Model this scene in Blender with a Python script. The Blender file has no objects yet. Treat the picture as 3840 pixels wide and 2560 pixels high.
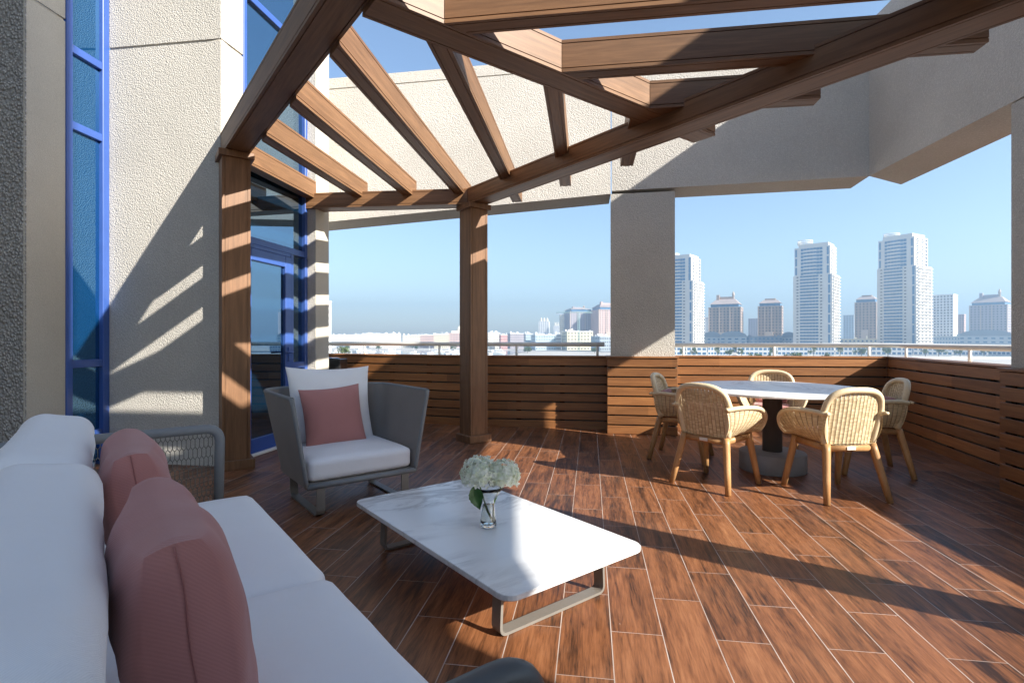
import bpy, bmesh, math, random
from math import sin, cos, pi, radians, atan2, sqrt
from mathutils import Matrix, Vector, noise
random.seed(7)
D = bpy.data
SC = bpy.context.scene
COL = SC.collection

# ------------------------------------------------------------------ helpers
class MB:
    """collects geometry for ONE mesh object"""
    def __init__(s):
        s.v = []; s.f = []; s.uv = []; s.sm = []
    def add(s, vs, fs, smooth=False, uvs=None):
        o = len(s.v); s.v += [tuple(p) for p in vs]
        for i, f in enumerate(fs):
            s.f.append([o + k for k in f]); s.sm.append(smooth)
            s.uv.append(uvs[i] if uvs else [(0, 0)] * len(f))
        return s
    def box(s, x0, x1, y0, y1, z0, z1, M=None):
        vs = [Vector(p) for p in ((x0,y0,z0),(x1,y0,z0),(x1,y1,z0),(x0,y1,z0),(x0,y0,z1),(x1,y0,z1),(x1,y1,z1),(x0,y1,z1))]
        if M: vs = [M @ p for p in vs]
        return s.add(vs, [(0,3,2,1),(4,5,6,7),(0,1,5,4),(1,2,6,5),(2,3,7,6),(3,0,4,7)])
    def bbox(s, x0, x1, y0, y1, z0, z1, r=.01, M=None, seg=2, smooth=False):
        b = bmesh.new(); bmesh.ops.create_cube(b, size=1)
        for v in b.verts:
            v.co = ((x0+x1)/2 + v.co.x*(x1-x0), (y0+y1)/2 + v.co.y*(y1-y0), (z0+z1)/2 + v.co.z*(z1-z0))
        bmesh.ops.bevel(b, geom=b.edges[:], offset=r, segments=seg, profile=.5, affect='EDGES')
        b.verts.index_update()
        s.add([(M @ v.co if M else v.co.copy()) for v in b.verts], [[v.index for v in f.verts] for f in b.faces], smooth); b.free()
        return s
    def prism(s, poly, z0, z1, cap=True):
        n = len(poly); a = sum(poly[i][0]*poly[(i+1)%n][1]-poly[(i+1)%n][0]*poly[i][1] for i in range(n))
        if a < 0: poly = poly[::-1]
        vs = [(p[0],p[1],z0) for p in poly] + [(p[0],p[1],z1) for p in poly]
        fs = [(i,(i+1)%n,n+(i+1)%n,n+i) for i in range(n)]
        if cap: fs += [tuple(range(n))[::-1], tuple(range(n,2*n))]
        return s.add(vs, fs)
    def wall(s, a, b, z0a, z0b, z1a, z1b, t):
        """vertical slab from a to b (plan), thickness t to the left of a->b"""
        d = Vector((b[0]-a[0], b[1]-a[1])).normalized(); n = Vector((-d.y, d.x))*t
        vs = [(a[0],a[1],z0a),(b[0],b[1],z0b),(b[0]+n.x,b[1]+n.y,z0b),(a[0]+n.x,a[1]+n.y,z0a),
              (a[0],a[1],z1a),(b[0],b[1],z1b),(b[0]+n.x,b[1]+n.y,z1b),(a[0]+n.x,a[1]+n.y,z1a)]
        return s.add(vs, [(0,3,2,1),(4,5,6,7),(0,1,5,4),(1,2,6,5),(2,3,7,6),(3,0,4,7)])
    def extrude_x(s, prof, x0, x1, e0=0., e1=0.):
        """profile (y,z) ccw, run along x; e0/e1 skew the ends with y"""
        n = len(prof)
        vs = [(x0+e0*p[0],p[0],p[1]) for p in prof] + [(x1+e1*p[0],p[0],p[1]) for p in prof]
        fs = [(i,n+i,n+(i+1)%n,(i+1)%n) for i in range(n)]
        fs += [tuple(range(n)), tuple(range(n,2*n))[::-1]]
        return s.add(vs, fs)
    def tube(s, pts, r, seg=8, closed=False, flat=1., up=None):
        pts = [Vector(p) for p in pts]; n = len(pts); rr = r if isinstance(r, (list,tuple)) else [r]*n
        vs = []; prev = None
        for i, p in enumerate(pts):
            if closed: t = pts[(i+1)%n] - pts[i-1]
            else: t = pts[min(i+1,n-1)] - pts[max(i-1,0)]
            t.normalize()
            if prev is None:
                u = Vector(up) if up else (Vector((0,0,1)) if abs(t.z) < .9 else Vector((1,0,0)))
                u = (u - t*u.dot(t)).normalized()
            else:
                u = (prev - t*prev.dot(t)).normalized()
            prev = u; w = t.cross(u)
            for k in range(seg):
                a = 2*pi*k/seg; vs.append(p + u*cos(a)*rr[i] + w*sin(a)*rr[i]*flat)
        fs = []
        for i in range(n if closed else n-1):
            j = (i+1) % n
            for k in range(seg):
                fs.append((i*seg+k, i*seg+(k+1)%seg, j*seg+(k+1)%seg, j*seg+k))
        if not closed:
            fs += [tuple(range(seg))[::-1], tuple(range((n-1)*seg, n*seg))]
        return s.add(vs, fs, True)
    def lathe(s, prof, seg=32, c=(0,0,0)):
        n = len(prof); vs = []
        for k in range(seg):
            a = 2*pi*k/seg
            vs += [(c[0]+r*cos(a), c[1]+r*sin(a), c[2]+z) for r, z in prof]
        fs = []
        for k in range(seg):
            j = (k+1) % seg
            for i in range(n-1):
                a, b = prof[i][0], prof[i+1][0]
                q = [k*n+i, j*n+i, j*n+i+1, k*n+i+1]
                if a < 1e-6: q = [q[0], q[2], q[3]]
                elif b < 1e-6: q = [q[0], q[1], q[2]]
                fs.append(tuple(q))
        return s.add(vs, fs, True)
    def grid(s, P, U=None, V=None, smooth=True, flip=False):
        """P[i][j] points; optional metric uv"""
        n, m = len(P), len(P[0]); vs = [p for r in P for p in r]; fs = []; uvs = []
        for i in range(n-1):
            for j in range(m-1):
                q = [(i,j),(i+1,j),(i+1,j+1),(i,j+1)]
                if flip: q = q[::-1]
                fs.append(tuple(a*m+b for a, b in q))
                uvs.append([(U[a][b], V[a][b]) if U else (a/(n-1), b/(m-1)) for a, b in q])
        return s.add(vs, fs, smooth, uvs)
    def roundbox(s, w, d, h, r, n=14, puff=0., M=None, wr=0., seed=0, pz=None):
        b = bmesh.new(); bmesh.ops.create_cube(b, size=2)
        bmesh.ops.subdivide_edges(b, edges=b.edges[:], cuts=n, use_grid_fill=True)
        H = Vector((w/2, d/2, h/2)); I = Vector((max(w/2-r,0), max(d/2-r,0), max(h/2-r,0)))
        for v in b.verts:
            c = v.co.copy()
            # spread samples towards the edges
            q = Vector([math.copysign(abs(x)**.8, x) for x in c])
            p = Vector((q.x*H.x, q.y*H.y, q.z*H.z))
            i = Vector([max(-I[k], min(I[k], p[k])) for k in range(3)])
            dlt = p - i
            if dlt.length > 1e-6: p = i + dlt.normalized()*r
            p.z += puff*(1-c.x**2)*(1-c.y**2)*(1 if c.z > 0 else (0 if pz is None else -pz))
            if wr:
                k = noise.noise(Vector((p.x*5+seed, p.y*5, p.z*5)))*wr + noise.noise(Vector((p.x*13+seed, p.y*9, p.z*13)))*wr*.4
                p += dlt.normalized()*k if dlt.length > 1e-6 else Vector((0,0,k if c.z > 0 else -k))
            v.co = p
        b.verts.index_update()
        s.add([(M @ v.co if M else v.co.copy()) for v in b.verts], [[v.index for v in f.verts] for f in b.faces], True); b.free()
        return s
    def pillow(s, w, h, t, M=None, n=26, pinch=.07, seed=0, wr=.006):
        for side in (1, -1):
            P = []
            for i in range(n+1):
                row = []
                for j in range(n+1):
                    u = -1+2*i/n; v = -1+2*j/n
                    u = sin(u*pi/2); v = sin(v*pi/2)
                    x = w/2*u*(1-pinch*(1-v*v)*abs(u)); y = h/2*v*(1-pinch*(1-u*u)*abs(v))
                    z = t/2*((1-abs(u)**2.6)*(1-abs(v)**2.6))**.55*side
                    z += noise.noise(Vector((x*9+seed, y*9, side)))*wr*(1-max(abs(u),abs(v))**4)*1.2
                    e = max(abs(u),abs(v))
                    if .55 < e < 1: z += sin(atan2(v,u)*26+seed)*.0022*(e-.55)*(1-e)*8
                    p = Vector((x, y, z)); row.append(M @ p if M else p)
                P.append(row)
            s.grid(P, flip=(side < 0))
        return s
    def boxpillow(s, w, h, t, e=.42, n=26, pinch=.035, seed=0, wr=.006):
        G = {}
        for side in (1, -1):
            P = []
            for i in range(n+1):
                row = []
                for j in range(n+1):
                    u = sin((-1+2*i/n)*pi/2); v = sin((-1+2*j/n)*pi/2)
                    x = w/2*u*(1-pinch*(1-v*v)*abs(u)); y = h/2*v*(1-pinch*(1-u*u)*abs(v)); cr = 1+.012*abs(u*v)**6; x *= cr; y *= cr
                    k = ((1-abs(u)**2.4)*(1-abs(v)**2.4))**.6
                    m = max(abs(u),abs(v))
                    edge = e*(1-.30*(abs(u*v))**4)
                    z = side*t/2*(edge+(1-e)*k)
                    z += noise.noise(Vector((x*8+seed, y*8, side)))*wr*1.5 + sin(atan2(v,u)*17+seed)*.003*max(0,m-.5)*(1-m)*6
                    row.append(Vector((x, y, z)))
                P.append(row)
            s.grid(P, flip=(side < 0)); G[side] = P
        ring = [(i,0) for i in range(n)]+[(n,j) for j in range(n)]+[(i,n) for i in range(n,0,-1)]+[(0,j) for j in range(n,0,-1)]
        rows = []
        for k in range(7):
            f = k/6; row = []
            for (i, j) in ring+ring[:1]:
                a, b = G[1][i][j], G[-1][i][j]; p = a*(1-f)+b*f
                o = Vector((p.x/(w/2), p.y/(h/2), 0)); q = max(abs(o.x),abs(o.y)); nn = Vector((math.copysign(1,o.x) if abs(o.x) > q*.98 else 0, math.copysign(1,o.y) if abs(o.y) > q*.98 else 0, 0)).normalized()
                row.append(p+nn*.013*sin(pi*f))
            rows.append(row)
        s.grid(rows)
        s.edge = rows[3]
        return s
    def build(s, name, mat, parent=None, loc=None, rz=0., M=None, weld=False):
        me = D.meshes.new(name); me.from_pydata(s.v, [], s.f); me.update()
        l = me.uv_layers.new(name='UVMap'); k = 0
        flat = [c for f in s.uv for p in f for c in p]
        if len(flat) == 2*len(me.loops): l.data.foreach_set('uv', flat)
        me.polygons.foreach_set('use_smooth', s.sm)
        if weld:
            b = bmesh.new(); b.from_mesh(me); bmesh.ops.remove_doubles(b, verts=b.verts[:], dist=1e-5); b.to_mesh(me); b.free()
        if mat: me.materials.append(mat)
        o = D.objects.new(name, me); COL.objects.link(o)
        if M is not None: o.matrix_basis = M
        elif loc is not None: o.location = loc; o.rotation_euler = (0,0,rz)
        if parent is not None:
            o.parent = parent
        return o

def tag(o, label, cat, group=None, kind='thing'):
    o['label'] = label; o['category'] = cat; o['kind'] = kind
    if group: o['group'] = group
    return o
def thing(name, label, cat, loc=(0,0,0), rz=0., group=None):
    o = D.objects.new(name, None); COL.objects.link(o); o.location = loc; o.rotation_euler = (0,0,rz)
    o.empty_display_size = .2
    return tag(o, label, cat, group)
def struct(o, kind='structure'):
    o['kind'] = kind; return o
def kids(o): return [c for c in D.objects if c.parent == o]
def copy_tree(o, children_of, parent=None):
    c = o.copy(); COL.objects.link(c)
    if parent is not None: c.parent = parent
    for ch in children_of.get(o.name, []): copy_tree(ch, children_of, c)
    return c

# ------------------------------------------------------------------ materials
class NT:
    def __init__(s, name):
        s.m = D.materials.new(name); s.m.use_nodes = True; s.t = s.m.node_tree; s.n = s.t.nodes; s.l = s.t.links
        s.b = s.n['Principled BSDF']; s.out = s.n['Material Output']
    def node(s, typ, **kw):
        n = s.n.new(typ)
        for k, v in kw.items():
            if k.startswith('i_'):
                key = k[2:]; n.inputs[int(key) if key.isdigit() else key.replace('_', ' ')].default_value = v
            else: setattr(n, k, v)
        return n
    def link(s, a, b): s.l.new(a, b)
    def math(s, op, a, b=None, c=None):
        n = s.n.new('ShaderNodeMath'); n.operation = op
        for i, x in enumerate((a, b, c)):
            if x is None: continue
            if isinstance(x, (int, float)): n.inputs[i].default_value = x
            else: s.l.new(x, n.inputs[i])
        return n.outputs[0]
    def mix(s, f, a, b, typ='MIX'):
        n = s.n.new('ShaderNodeMix'); n.data_type = 'RGBA'; n.blend_type = typ
        for i, x in ((0, f), (6, a), (7, b)):
            if isinstance(x, (int, float)): n.inputs[i].default_value = x
            elif isinstance(x, tuple): n.inputs[i].default_value = (*x, 1)[:4]
            else: s.l.new(x, n.inputs[i])
        return n.outputs[2]
    def ramp(s, f, stops, interp='LINEAR'):
        n = s.n.new('ShaderNodeValToRGB'); e = n.color_ramp; e.interpolation = interp
        while len(e.elements) < len(stops): e.elements.new(.5)
        for q, (p, c) in zip(e.elements, stops):
            q.position = p; q.color = (*c, 1) if len(c) == 3 else c
        s.l.new(f, n.inputs[0]); return n.outputs[0]
    def coords(s, scale=(1,1,1), kind='Object'):
        tc = s.n.new('ShaderNodeTexCoord'); mp = s.n.new('ShaderNodeMapping'); mp.inputs['Scale'].default_value = scale
        s.l.new(tc.outputs[kind], mp.inputs[0]); return mp.outputs[0]
    def noise(s, vec, scale=5., detail=4., rough=.55, dist=0., dim='3D'):
        n = s.n.new('ShaderNodeTexNoise'); n.noise_dimensions = dim
        if vec is not None: s.l.new(vec, n.inputs['Vector'])
        n.inputs['Scale'].default_value = scale; n.inputs['Detail'].default_value = detail
        n.inputs['Roughness'].default_value = rough; n.inputs['Distortion'].default_value = dist
        return n.outputs[0]
    def bump(s, h, strength=.3, dist=.01, nrm=None):
        n = s.n.new('ShaderNodeBump'); n.inputs['Strength'].default_value = strength; n.inputs['Distance'].default_value = dist
        s.l.new(h, n.inputs['Height'])
        if nrm is not None: s.l.new(nrm, n.inputs['Normal'])
        s.l.new(n.outputs[0], s.b.inputs['Normal']); return n.outputs[0]
    def set(s, **kw):
        for k, v in kw.items():
            i = s.b.inputs[k.replace('_', ' ')]
            if isinstance(v, tuple): i.default_value = (*v, 1) if len(v) == 3 else v
            elif isinstance(v, (int, float)): i.default_value = v
            else: s.l.new(v, i)
        return s

def m_plain(name, col, rough=.6, var=.12, scale=6., metallic=0., bump=0., bscale=60., spec=.5):
    t = NT(name); c = t.coords()
    f = t.noise(c, scale, 5.)
    lo = tuple(x*(1-var) for x in col); hi = tuple(min(1, x*(1+var)) for x in col)
    t.set(Base_Color=t.ramp(f, [(.3, lo), (.7, hi)]), Roughness=rough, Metallic=metallic)
    t.b.inputs['Specular IOR Level'].default_value = spec
    if bump: t.bump(t.noise(c, bscale, 3.), bump, .004)
    return t.m

def m_wood(name, dark, light, axis=0, gscale=1., rough=.5, boards=None):
    """stained timber, grain along object axis; boards=(pitch) varies board by board in z"""
    t = NT(name); sc = [14., 14., 14.]; sc[axis] = .9
    c = t.coords(tuple(x*gscale for x in sc))
    oi = t.node('ShaderNodeObjectInfo')
    sh = t.node('ShaderNodeVectorMath', operation='ADD')
    t.link(c, sh.inputs[0])
    cx = t.node('ShaderNodeCombineXYZ'); 
    k = t.math('MULTIPLY', oi.outputs['Random'], 37.)
    for i in range(3): t.link(k, cx.inputs[i])
    t.link(cx.outputs[0], sh.inputs[1]); v = sh.outputs[0]
    g1 = t.noise(v, 1.1, 6., .6, 1.6); g2 = t.noise(v, 5.5, 5., .6, .4)
    g = t.math('ADD', t.math('MULTIPLY', g1, .65), t.math('MULTIPLY', g2, .35))
    mid = tuple((a+b)/2 for a, b in zip(dark, light))
    col = t.ramp(g, [(.3, dark), (.5, mid), (.68, light)])
    if boards:
        tc = t.node('ShaderNodeTexCoord'); sp = t.node('ShaderNodeSeparateXYZ'); t.link(tc.outputs['Object'], sp.inputs[0])
        iz = t.math('FLOOR', t.math('DIVIDE', sp.outputs[2], boards))
        ix = t.math('FLOOR', t.math('ADD', t.math('DIVIDE', sp.outputs[0], 1.9), t.math('MULTIPLY', iz, .37)))
        wn = t.node('ShaderNodeTexWhiteNoise', noise_dimensions='3D'); cb = t.node('ShaderNodeCombineXYZ')
        t.link(iz, cb.inputs[0]); t.link(ix, cb.inputs[1]); t.link(k, cb.inputs[2]); t.link(cb.outputs[0], wn.inputs['Vector'])
        hv = t.node('ShaderNodeHueSaturation'); t.link(col, hv.inputs['Color'])
        t.link(t.math('ADD', t.math('MULTIPLY', wn.outputs['Value'], .5), .75), hv.inputs['Value'])
        col = hv.outputs[0]
    else:
        hv = t.node('ShaderNodeHueSaturation'); t.link(col, hv.inputs['Color'])
        t.link(t.math('ADD', t.math('MULTIPLY', oi.outputs['Random'], .3), .85), hv.inputs['Value']); col = hv.outputs[0]
    t.set(Base_Color=col, Roughness=rough)
    t.bump(g2, .08, .002)
    return t.m

def m_floor():
    t = NT('wood_look_tile')
    tc = t.node('ShaderNodeTexCoord'); sp = t.node('ShaderNodeSeparateXYZ'); t.link(tc.outputs['Object'], sp.inputs[0])
    W, L = .2031, .608
    x = t.math('DIVIDE', t.math('SUBTRACT', sp.outputs[0], .0836), W)
    ci = t.math('FLOOR', x); fx = t.math('SUBTRACT', x, ci)
    par = t.math('ABSOLUTE', t.math('MODULO', ci, 2.))
    y = t.math('ADD', t.math('DIVIDE', t.math('SUBTRACT', sp.outputs[1], 2.153), L), t.math('MULTIPLY', par, .5))
    ri = t.math('FLOOR', y); fy = t.math('SUBTRACT', y, ri)
    ex = t.math('MULTIPLY', t.math('MINIMUM', fx, t.math('SUBTRACT', 1., fx)), W)
    ey = t.math('MULTIPLY', t.math('MINIMUM', fy, t.math('SUBTRACT', 1., fy)), L)
    gx = t.math('LESS_THAN', ex, .0020); gy = t.math('LESS_THAN', ey, .0015)
    grout = t.math('MAXIMUM', gx, gy)
    cb = t.node('ShaderNodeCombineXYZ'); t.link(ci, cb.inputs[0]); t.link(ri, cb.inputs[1])
    wn = t.node('ShaderNodeTexWhiteNoise', noise_dimensions='2D'); t.link(cb.outputs[0], wn.inputs['Vector'])
    wn2 = t.node('ShaderNodeTexWhiteNoise', noise_dimensions='3D'); cb2 = t.node('ShaderNodeVectorMath', operation='ADD'); cb2.inputs[1].default_value = (31.7, 12.3, 5.)
    t.link(cb.outputs[0], cb2.inputs[0]); t.link(cb2.outputs[0], wn2.inputs['Vector'])
    # grain coordinates: stretched along the plank, shifted per tile
    gc = t.node('ShaderNodeCombineXYZ')
    t.link(t.math('ADD', t.math('MULTIPLY', sp.outputs[0], 17.), t.math('MULTIPLY', wn.outputs['Value'], 71.)), gc.inputs[0])
    t.link(t.math('ADD', t.math('MULTIPLY', sp.outputs[1], 1.5), t.math('MULTIPLY', wn2.outputs['Value'], 53.)), gc.inputs[1])
    g1 = t.noise(gc.outputs[0], .8, 5., .6, 1.2)
    g2 = t.noise(gc.outputs[0], 3.6, 6., .65, 1.2)
    gf = t.node('ShaderNodeCombineXYZ')
    t.link(t.math('ADD', t.math('MULTIPLY', sp.outputs[0], 130.), t.math('MULTIPLY', wn.outputs['Value'], 71.)), gf.inputs[0])
    t.link(t.math('MULTIPLY', sp.outputs[1], 7.), gf.inputs[1])
    g3 = t.noise(gf.outputs[0], 1.2, 4., .6, .6)
    g = t.math('ADD', t.math('ADD', t.math('MULTIPLY', g1, .44), t.math('MULTIPLY', g2, .30)), t.math('MULTIPLY', g3, .26))
    g = t.math('ADD', g, t.math('MULTIPLY', t.math('SUBTRACT', wn.outputs['Value'], .5), .085))
    col = t.ramp(g, [(.30, (.012,.006,.004)), (.405, (.050,.021,.010)), (.475, (.145,.055,.022)), (.555, (.250,.097,.039)), (.70, (.38,.168,.074))])
    # cloudy scuffs and dust
    du = t.noise(tc.outputs['Object'], 1.7, 6., .7)
    dust = t.ramp(du, [(.5, (0,0,0)), (.78, (1,1,1))])
    col = t.mix(t.math('MULTIPLY', dust, .16), col, (.30,.20,.14))
    sp_ = t.node('ShaderNodeTexVoronoi'); sp_.inputs['Scale'].default_value = 7.; t.link(tc.outputs['Object'], sp_.inputs['Vector'])
    speck = t.math('LESS_THAN', sp_.outputs['Distance'], .018)
    col = t.mix(t.math('MULTIPLY', speck, .8), col, (.6,.55,.5))
    gcol = t.ramp(t.noise(tc.outputs['Object'], 3., 4.), [(.3,(.32,.25,.21)), (.7,(.56,.48,.43))])
    col = t.mix(grout, col, gcol)
    rough = t.math('ADD', .36, t.math('ADD', t.math('MULTIPLY', grout, .4), t.math('ADD', t.math('MULTIPLY', dust, .2), t.math('MULTIPLY', g2, .12))))
    t.set(Base_Color=col, Roughness=rough)
    t.b.inputs['Specular IOR Level'].default_value = .45
    h = t.math('SUBTRACT', t.math('MULTIPLY', g3, .25), grout)
    t.bump(h, .35, .0016)
    return t.m

def m_concrete(name, base, pebble, depth, rnd=.75, var=.1, col2=None, mortar=.25):
    """exposed-aggregate precast: pebbly relief"""
    t = NT(name); c = t.coords()
    v1 = t.node('ShaderNodeTexVoronoi', feature='SMOOTH_F1'); v1.inputs['Scale'].default_value = pebble; v1.inputs['Smoothness'].default_value = .35
    wv = t.node('ShaderNodeVectorMath', operation='ADD'); nz = t.node('ShaderNodeTexNoise'); nz.inputs['Scale'].default_value = pebble*.6
    t.link(c, nz.inputs['Vector']); sc = t.node('ShaderNodeVectorMath', operation='SCALE'); sc.inputs['Scale'].default_value = .9/pebble
    t.link(nz.outputs['Color'], sc.inputs[0]); t.link(c, wv.inputs[0]); t.link(sc.outputs[0], wv.inputs[1]); t.link(wv.outputs[0], v1.inputs['Vector'])
    h = t.math('SUBTRACT', 1., v1.outputs['Distance'])
    h = t.math('ADD', h, t.math('MULTIPLY', t.noise(c, pebble*.35, 3.), .5))
    big = t.noise(c, .9, 5., .6); fine = t.noise(c, pebble*.9, 3.)
    lo = tuple(x*(1-var) for x in base); hi = tuple(x*(1+var) for x in base)
    col = t.ramp(big, [(.35, lo), (.65, hi)])
    col = t.mix(.28, col, t.ramp(fine, [(.3, tuple(x*.72 for x in base)), (.7, col2 or tuple(min(1,x*1.2) for x in base))]))
    stone = t.ramp(v1.outputs['Distance'], [(.20, (0,0,0)), (.46, (1,1,1))])
    col = t.mix(t.math('MULTIPLY', stone, mortar), col, tuple(x*.30 for x in base))
    # rain streaks: vertical
    st = t.noise(t.coords((5.,5.,.25)), 1., 5., .6)
    col = t.mix(t.math('MULTIPLY', t.ramp(st, [(.55,(0,0,0)),(.8,(1,1,1))]), .22), col, tuple(x*.66 for x in base))
    t.set(Base_Color=col, Roughness=.9)
    t.b.inputs['Specular IOR Level'].default_value = .25
    t.bump(h, rnd, depth)
    return t.m

def m_glass_panel(name, tint, ior, rough=.015, spec=(1,1,1)):
    t = NT(name); c = t.coords((1.,1.,1.))
    t.set(Base_Color=tint, Roughness=rough, IOR=ior)
    t.b.inputs['Specular Tint'].default_value = (*spec, 1)
    t.bump(t.noise(c, 1.3, 2.), .04, .01)
    return t.m

def m_marble():
    t = NT('white_marble'); c = t.coords((1.6,.75,1.))
    w = t.noise(c, 1.6, 7., .62, 2.6)
    v = t.math('SUBTRACT', 1., t.math('MULTIPLY', t.math('ABSOLUTE', t.math('SUBTRACT', w, .5)), 13.))
    v = t.math('MAXIMUM', v, 0.)
    msk = t.ramp(t.noise(c, 1.4, 3.), [(.42,(0,0,0)),(.62,(1,1,1))])
    f = t.math('MULTIPLY', v, msk)
    col = t.mix(t.math('MULTIPLY', f, .8), (.84,.84,.83), (.30,.29,.29))
    bl = t.ramp(t.noise(c, 3., 5.), [(.35,(.0,.0,.0)),(.75,(1,1,1))])
    col = t.mix(t.math('MULTIPLY', bl, .10), col, (.62,.61,.60))
    t.set(Base_Color=col, Roughness=.28)
    return t.m

def m_fabric(name, col, weave=420., var=.05, rough=.9, sheen=.2, bstr=.25):
    t = NT(name); c = t.coords()
    big = t.noise(c, 4., 4.)
    cc = t.ramp(big, [(.3, tuple(x*(1-var) for x in col)), (.7, tuple(min(1,x*(1+var)) for x in col))])
    w1 = t.node('ShaderNodeTexWave', wave_type='BANDS', bands_direction='DIAGONAL'); w1.inputs['Scale'].default_value = weave/6.28; w1.inputs['Distortion'].default_value = 1.5
    t.link(c, w1.inputs['Vector'])
    cc = t.mix(t.math('MULTIPLY', w1.outputs[1], .18), cc, tuple(x*.7 for x in col))
    t.set(Base_Color=cc, Roughness=rough)
    t.b.inputs['Sheen Weight'].default_value = sheen
    t.b.inputs['Specular IOR Level'].default_value = .2
    n1 = t.noise(c, 9., 3.); n2 = t.noise(c, 2.6, 4., .55, 1.8); h = t.math('ADD', t.math('ADD', t.math('MULTIPLY', w1.outputs[1], .12), n1), t.math('MULTIPLY', n2, 2.2))
    t.bump(h, bstr, .006)
    return t.m

def m_wicker():
    t = NT('woven_rattan'); tc = t.node('ShaderNodeTexCoord'); sp = t.node('ShaderNodeSeparateXYZ'); t.link(tc.outputs['UV'], sp.inputs[0])
    pu, pv = .029, .009
    u = t.math('DIVIDE', sp.outputs[0], pu); iu = t.math('FLOOR', u); fu = t.math('SUBTRACT', u, iu)
    v = t.math('ADD', t.math('DIVIDE', sp.outputs[1], pv), t.math('MULTIPLY', t.math('ABSOLUTE', t.math('MODULO', iu, 2.)), .5))
    iv = t.math('FLOOR', v); fv = t.math('SUBTRACT', v, iv)
    ru = t.math('SINE', t.math('MULTIPLY', fu, pi)); rv = t.math('SINE', t.math('MULTIPLY', fv, pi))
    h = t.math('ADD', t.math('MULTIPLY', ru, .7), t.math('MULTIPLY', rv, .3))
    cb = t.node('ShaderNodeCombineXYZ'); t.link(iu, cb.inputs[0]); t.link(iv, cb.inputs[1])
    wn = t.node('ShaderNodeTexWhiteNoise', noise_dimensions='2D'); t.link(cb.outputs[0], wn.inputs['Vector'])
    col = t.ramp(wn.outputs['Value'], [(0.,(.55,.41,.235)), (.5,(.67,.53,.32)), (1.,(.78,.64,.41))])
    gap = t.math('MULTIPLY', t.math('LESS_THAN', ru, .20), t.math('LESS_THAN', rv, .75))
    col = t.mix(t.math('MULTIPLY', t.math('LESS_THAN', ru, .34), .5), col, (.26,.16,.07))
    t.set(Base_Color=col, Roughness=.55)
    t.bump(h, .8, .006)
    tr = t.node('ShaderNodeBsdfTransparent'); mx = t.node('ShaderNodeMixShader')
    t.link(t.math('MULTIPLY', gap, .9), mx.inputs[0]); t.link(t.b.outputs[0], mx.inputs[1]); t.link(tr.outputs[0], mx.inputs[2])
    t.link(mx.outputs[0], t.out.inputs[0])
    return t.m

def m_clear(name, col=(1,1,1), ior=1.45, rough=0.):
    t = NT(name); t.set(Base_Color=col, Roughness=rough, IOR=ior); t.b.inputs['Transmission Weight'].default_value = 1.
    return t.m

M = {}
M['floor'] = m_floor()
M['wood'] = m_wood('brown_stained_timber', (.118,.058,.026), (.275,.145,.070), 0, 1.)
M['wood_post'] = m_wood('brown_stained_post', (.118,.055,.023), (.26,.13,.060), 2, 1.)
M['slat'] = m_wood('orange_brown_slat', (.165,.062,.019), (.335,.145,.050), 0, 1., .5, boards=.1185)
M['groove'] = m_plain('shadow_gap_black', (.012,.009,.007), .8, .1)
M['backing'] = m_plain('grey_backing_board', (.10,.11,.10), .9, .3, 3.)
M['rough'] = m_concrete('cream_aggregate_concrete', (.605,.575,.52), 84., .009, .6)
M['rough_big'] = m_concrete('grey_aggregate_concrete', (.56,.55,.52), 40., .03, 1., .15, None, .6)
M['smooth'] = m_concrete('fine_cream_concrete', (.59,.55,.475), 130., .004, .45, .1, None, .12)
M['beam'] = m_concrete('pale_fascia_concrete', (.66,.63,.58), 74., .009, .6, .10, None, .22)
M['soffit'] = M['beam']
M['frame_blue'] = m_plain('blue_frame_paint', (.045,.105,.36), .32, .06)
M['glass_blue'] = m_glass_panel('blue_mirror_glass', (.003,.04,.12), 3.2, .015, (.30,.62,.95))
M['glass_door'] = m_glass_panel('dark_mirror_glass', (.003,.016,.035), 4.5, .015, (.55,.78,1.))
M['white_metal'] = m_plain('cream_rail_paint', (.84,.82,.77), .4, .03)
M['marble'] = m_marble()
M['white_fabric'] = m_fabric('white_canvas', (.87,.87,.885), 900., .015)
M['pink_fabric'] = m_fabric('dusty_pink_weave', (.45,.205,.19), 500., .06)
M['pink_seam'] = m_plain('dark_pink_seam', (.33,.13,.12), .9, .05)
M['grey_mesh'] = m_fabric('grey_mesh_textile', (.25,.225,.205), 700., .05, .75, .1)
M['taupe'] = m_plain('taupe_metal', (.185,.17,.15), .42, .08)
M['taupe_dark'] = m_plain('dark_taupe_metal', (.075,.078,.08), .45, .08)
M['arm_grey'] = m_plain('grey_woven_tube', (.21,.22,.225), .6, .06, 6., 0, .3, 300.)
M['wicker'] = m_wicker()
M['rim'] = m_plain('pale_rattan_binding', (.74,.595,.385), .5, .08, 18., 0, .35, 160.)
M['teak'] = m_wood('honey_teak', (.40,.20,.075), (.56,.32,.14), 2, 1.4, .45)
M['pedestal'] = m_plain('brown_black_steel', (.135,.118,.108), .45, .1)
M['base_grey'] = m_plain('grey_cast_base', (.30,.31,.32), .7, .1)
M['clear'] = m_clear('clear_vase_glass', (.97,.99,.98), 1.45)
M['water_in'] = m_clear('vase_water', (.93,.97,.95), 1.33)
M['stem'] = m_plain('green_stem', (.13,.25,.03), .5, .2, 30.)
M['leaf'] = m_plain('dark_green_leaf', (.018,.075,.010), .4, .3, 30.)
tp = NT('ivory_petals'); tp.set(Base_Color=tp.ramp(tp.noise(tp.coords(), 48., 3.), [(.3,(.66,.72,.46)),(.5,(.88,.90,.80)),(.7,(.95,.95,.91))]), Roughness=.7)
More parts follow.
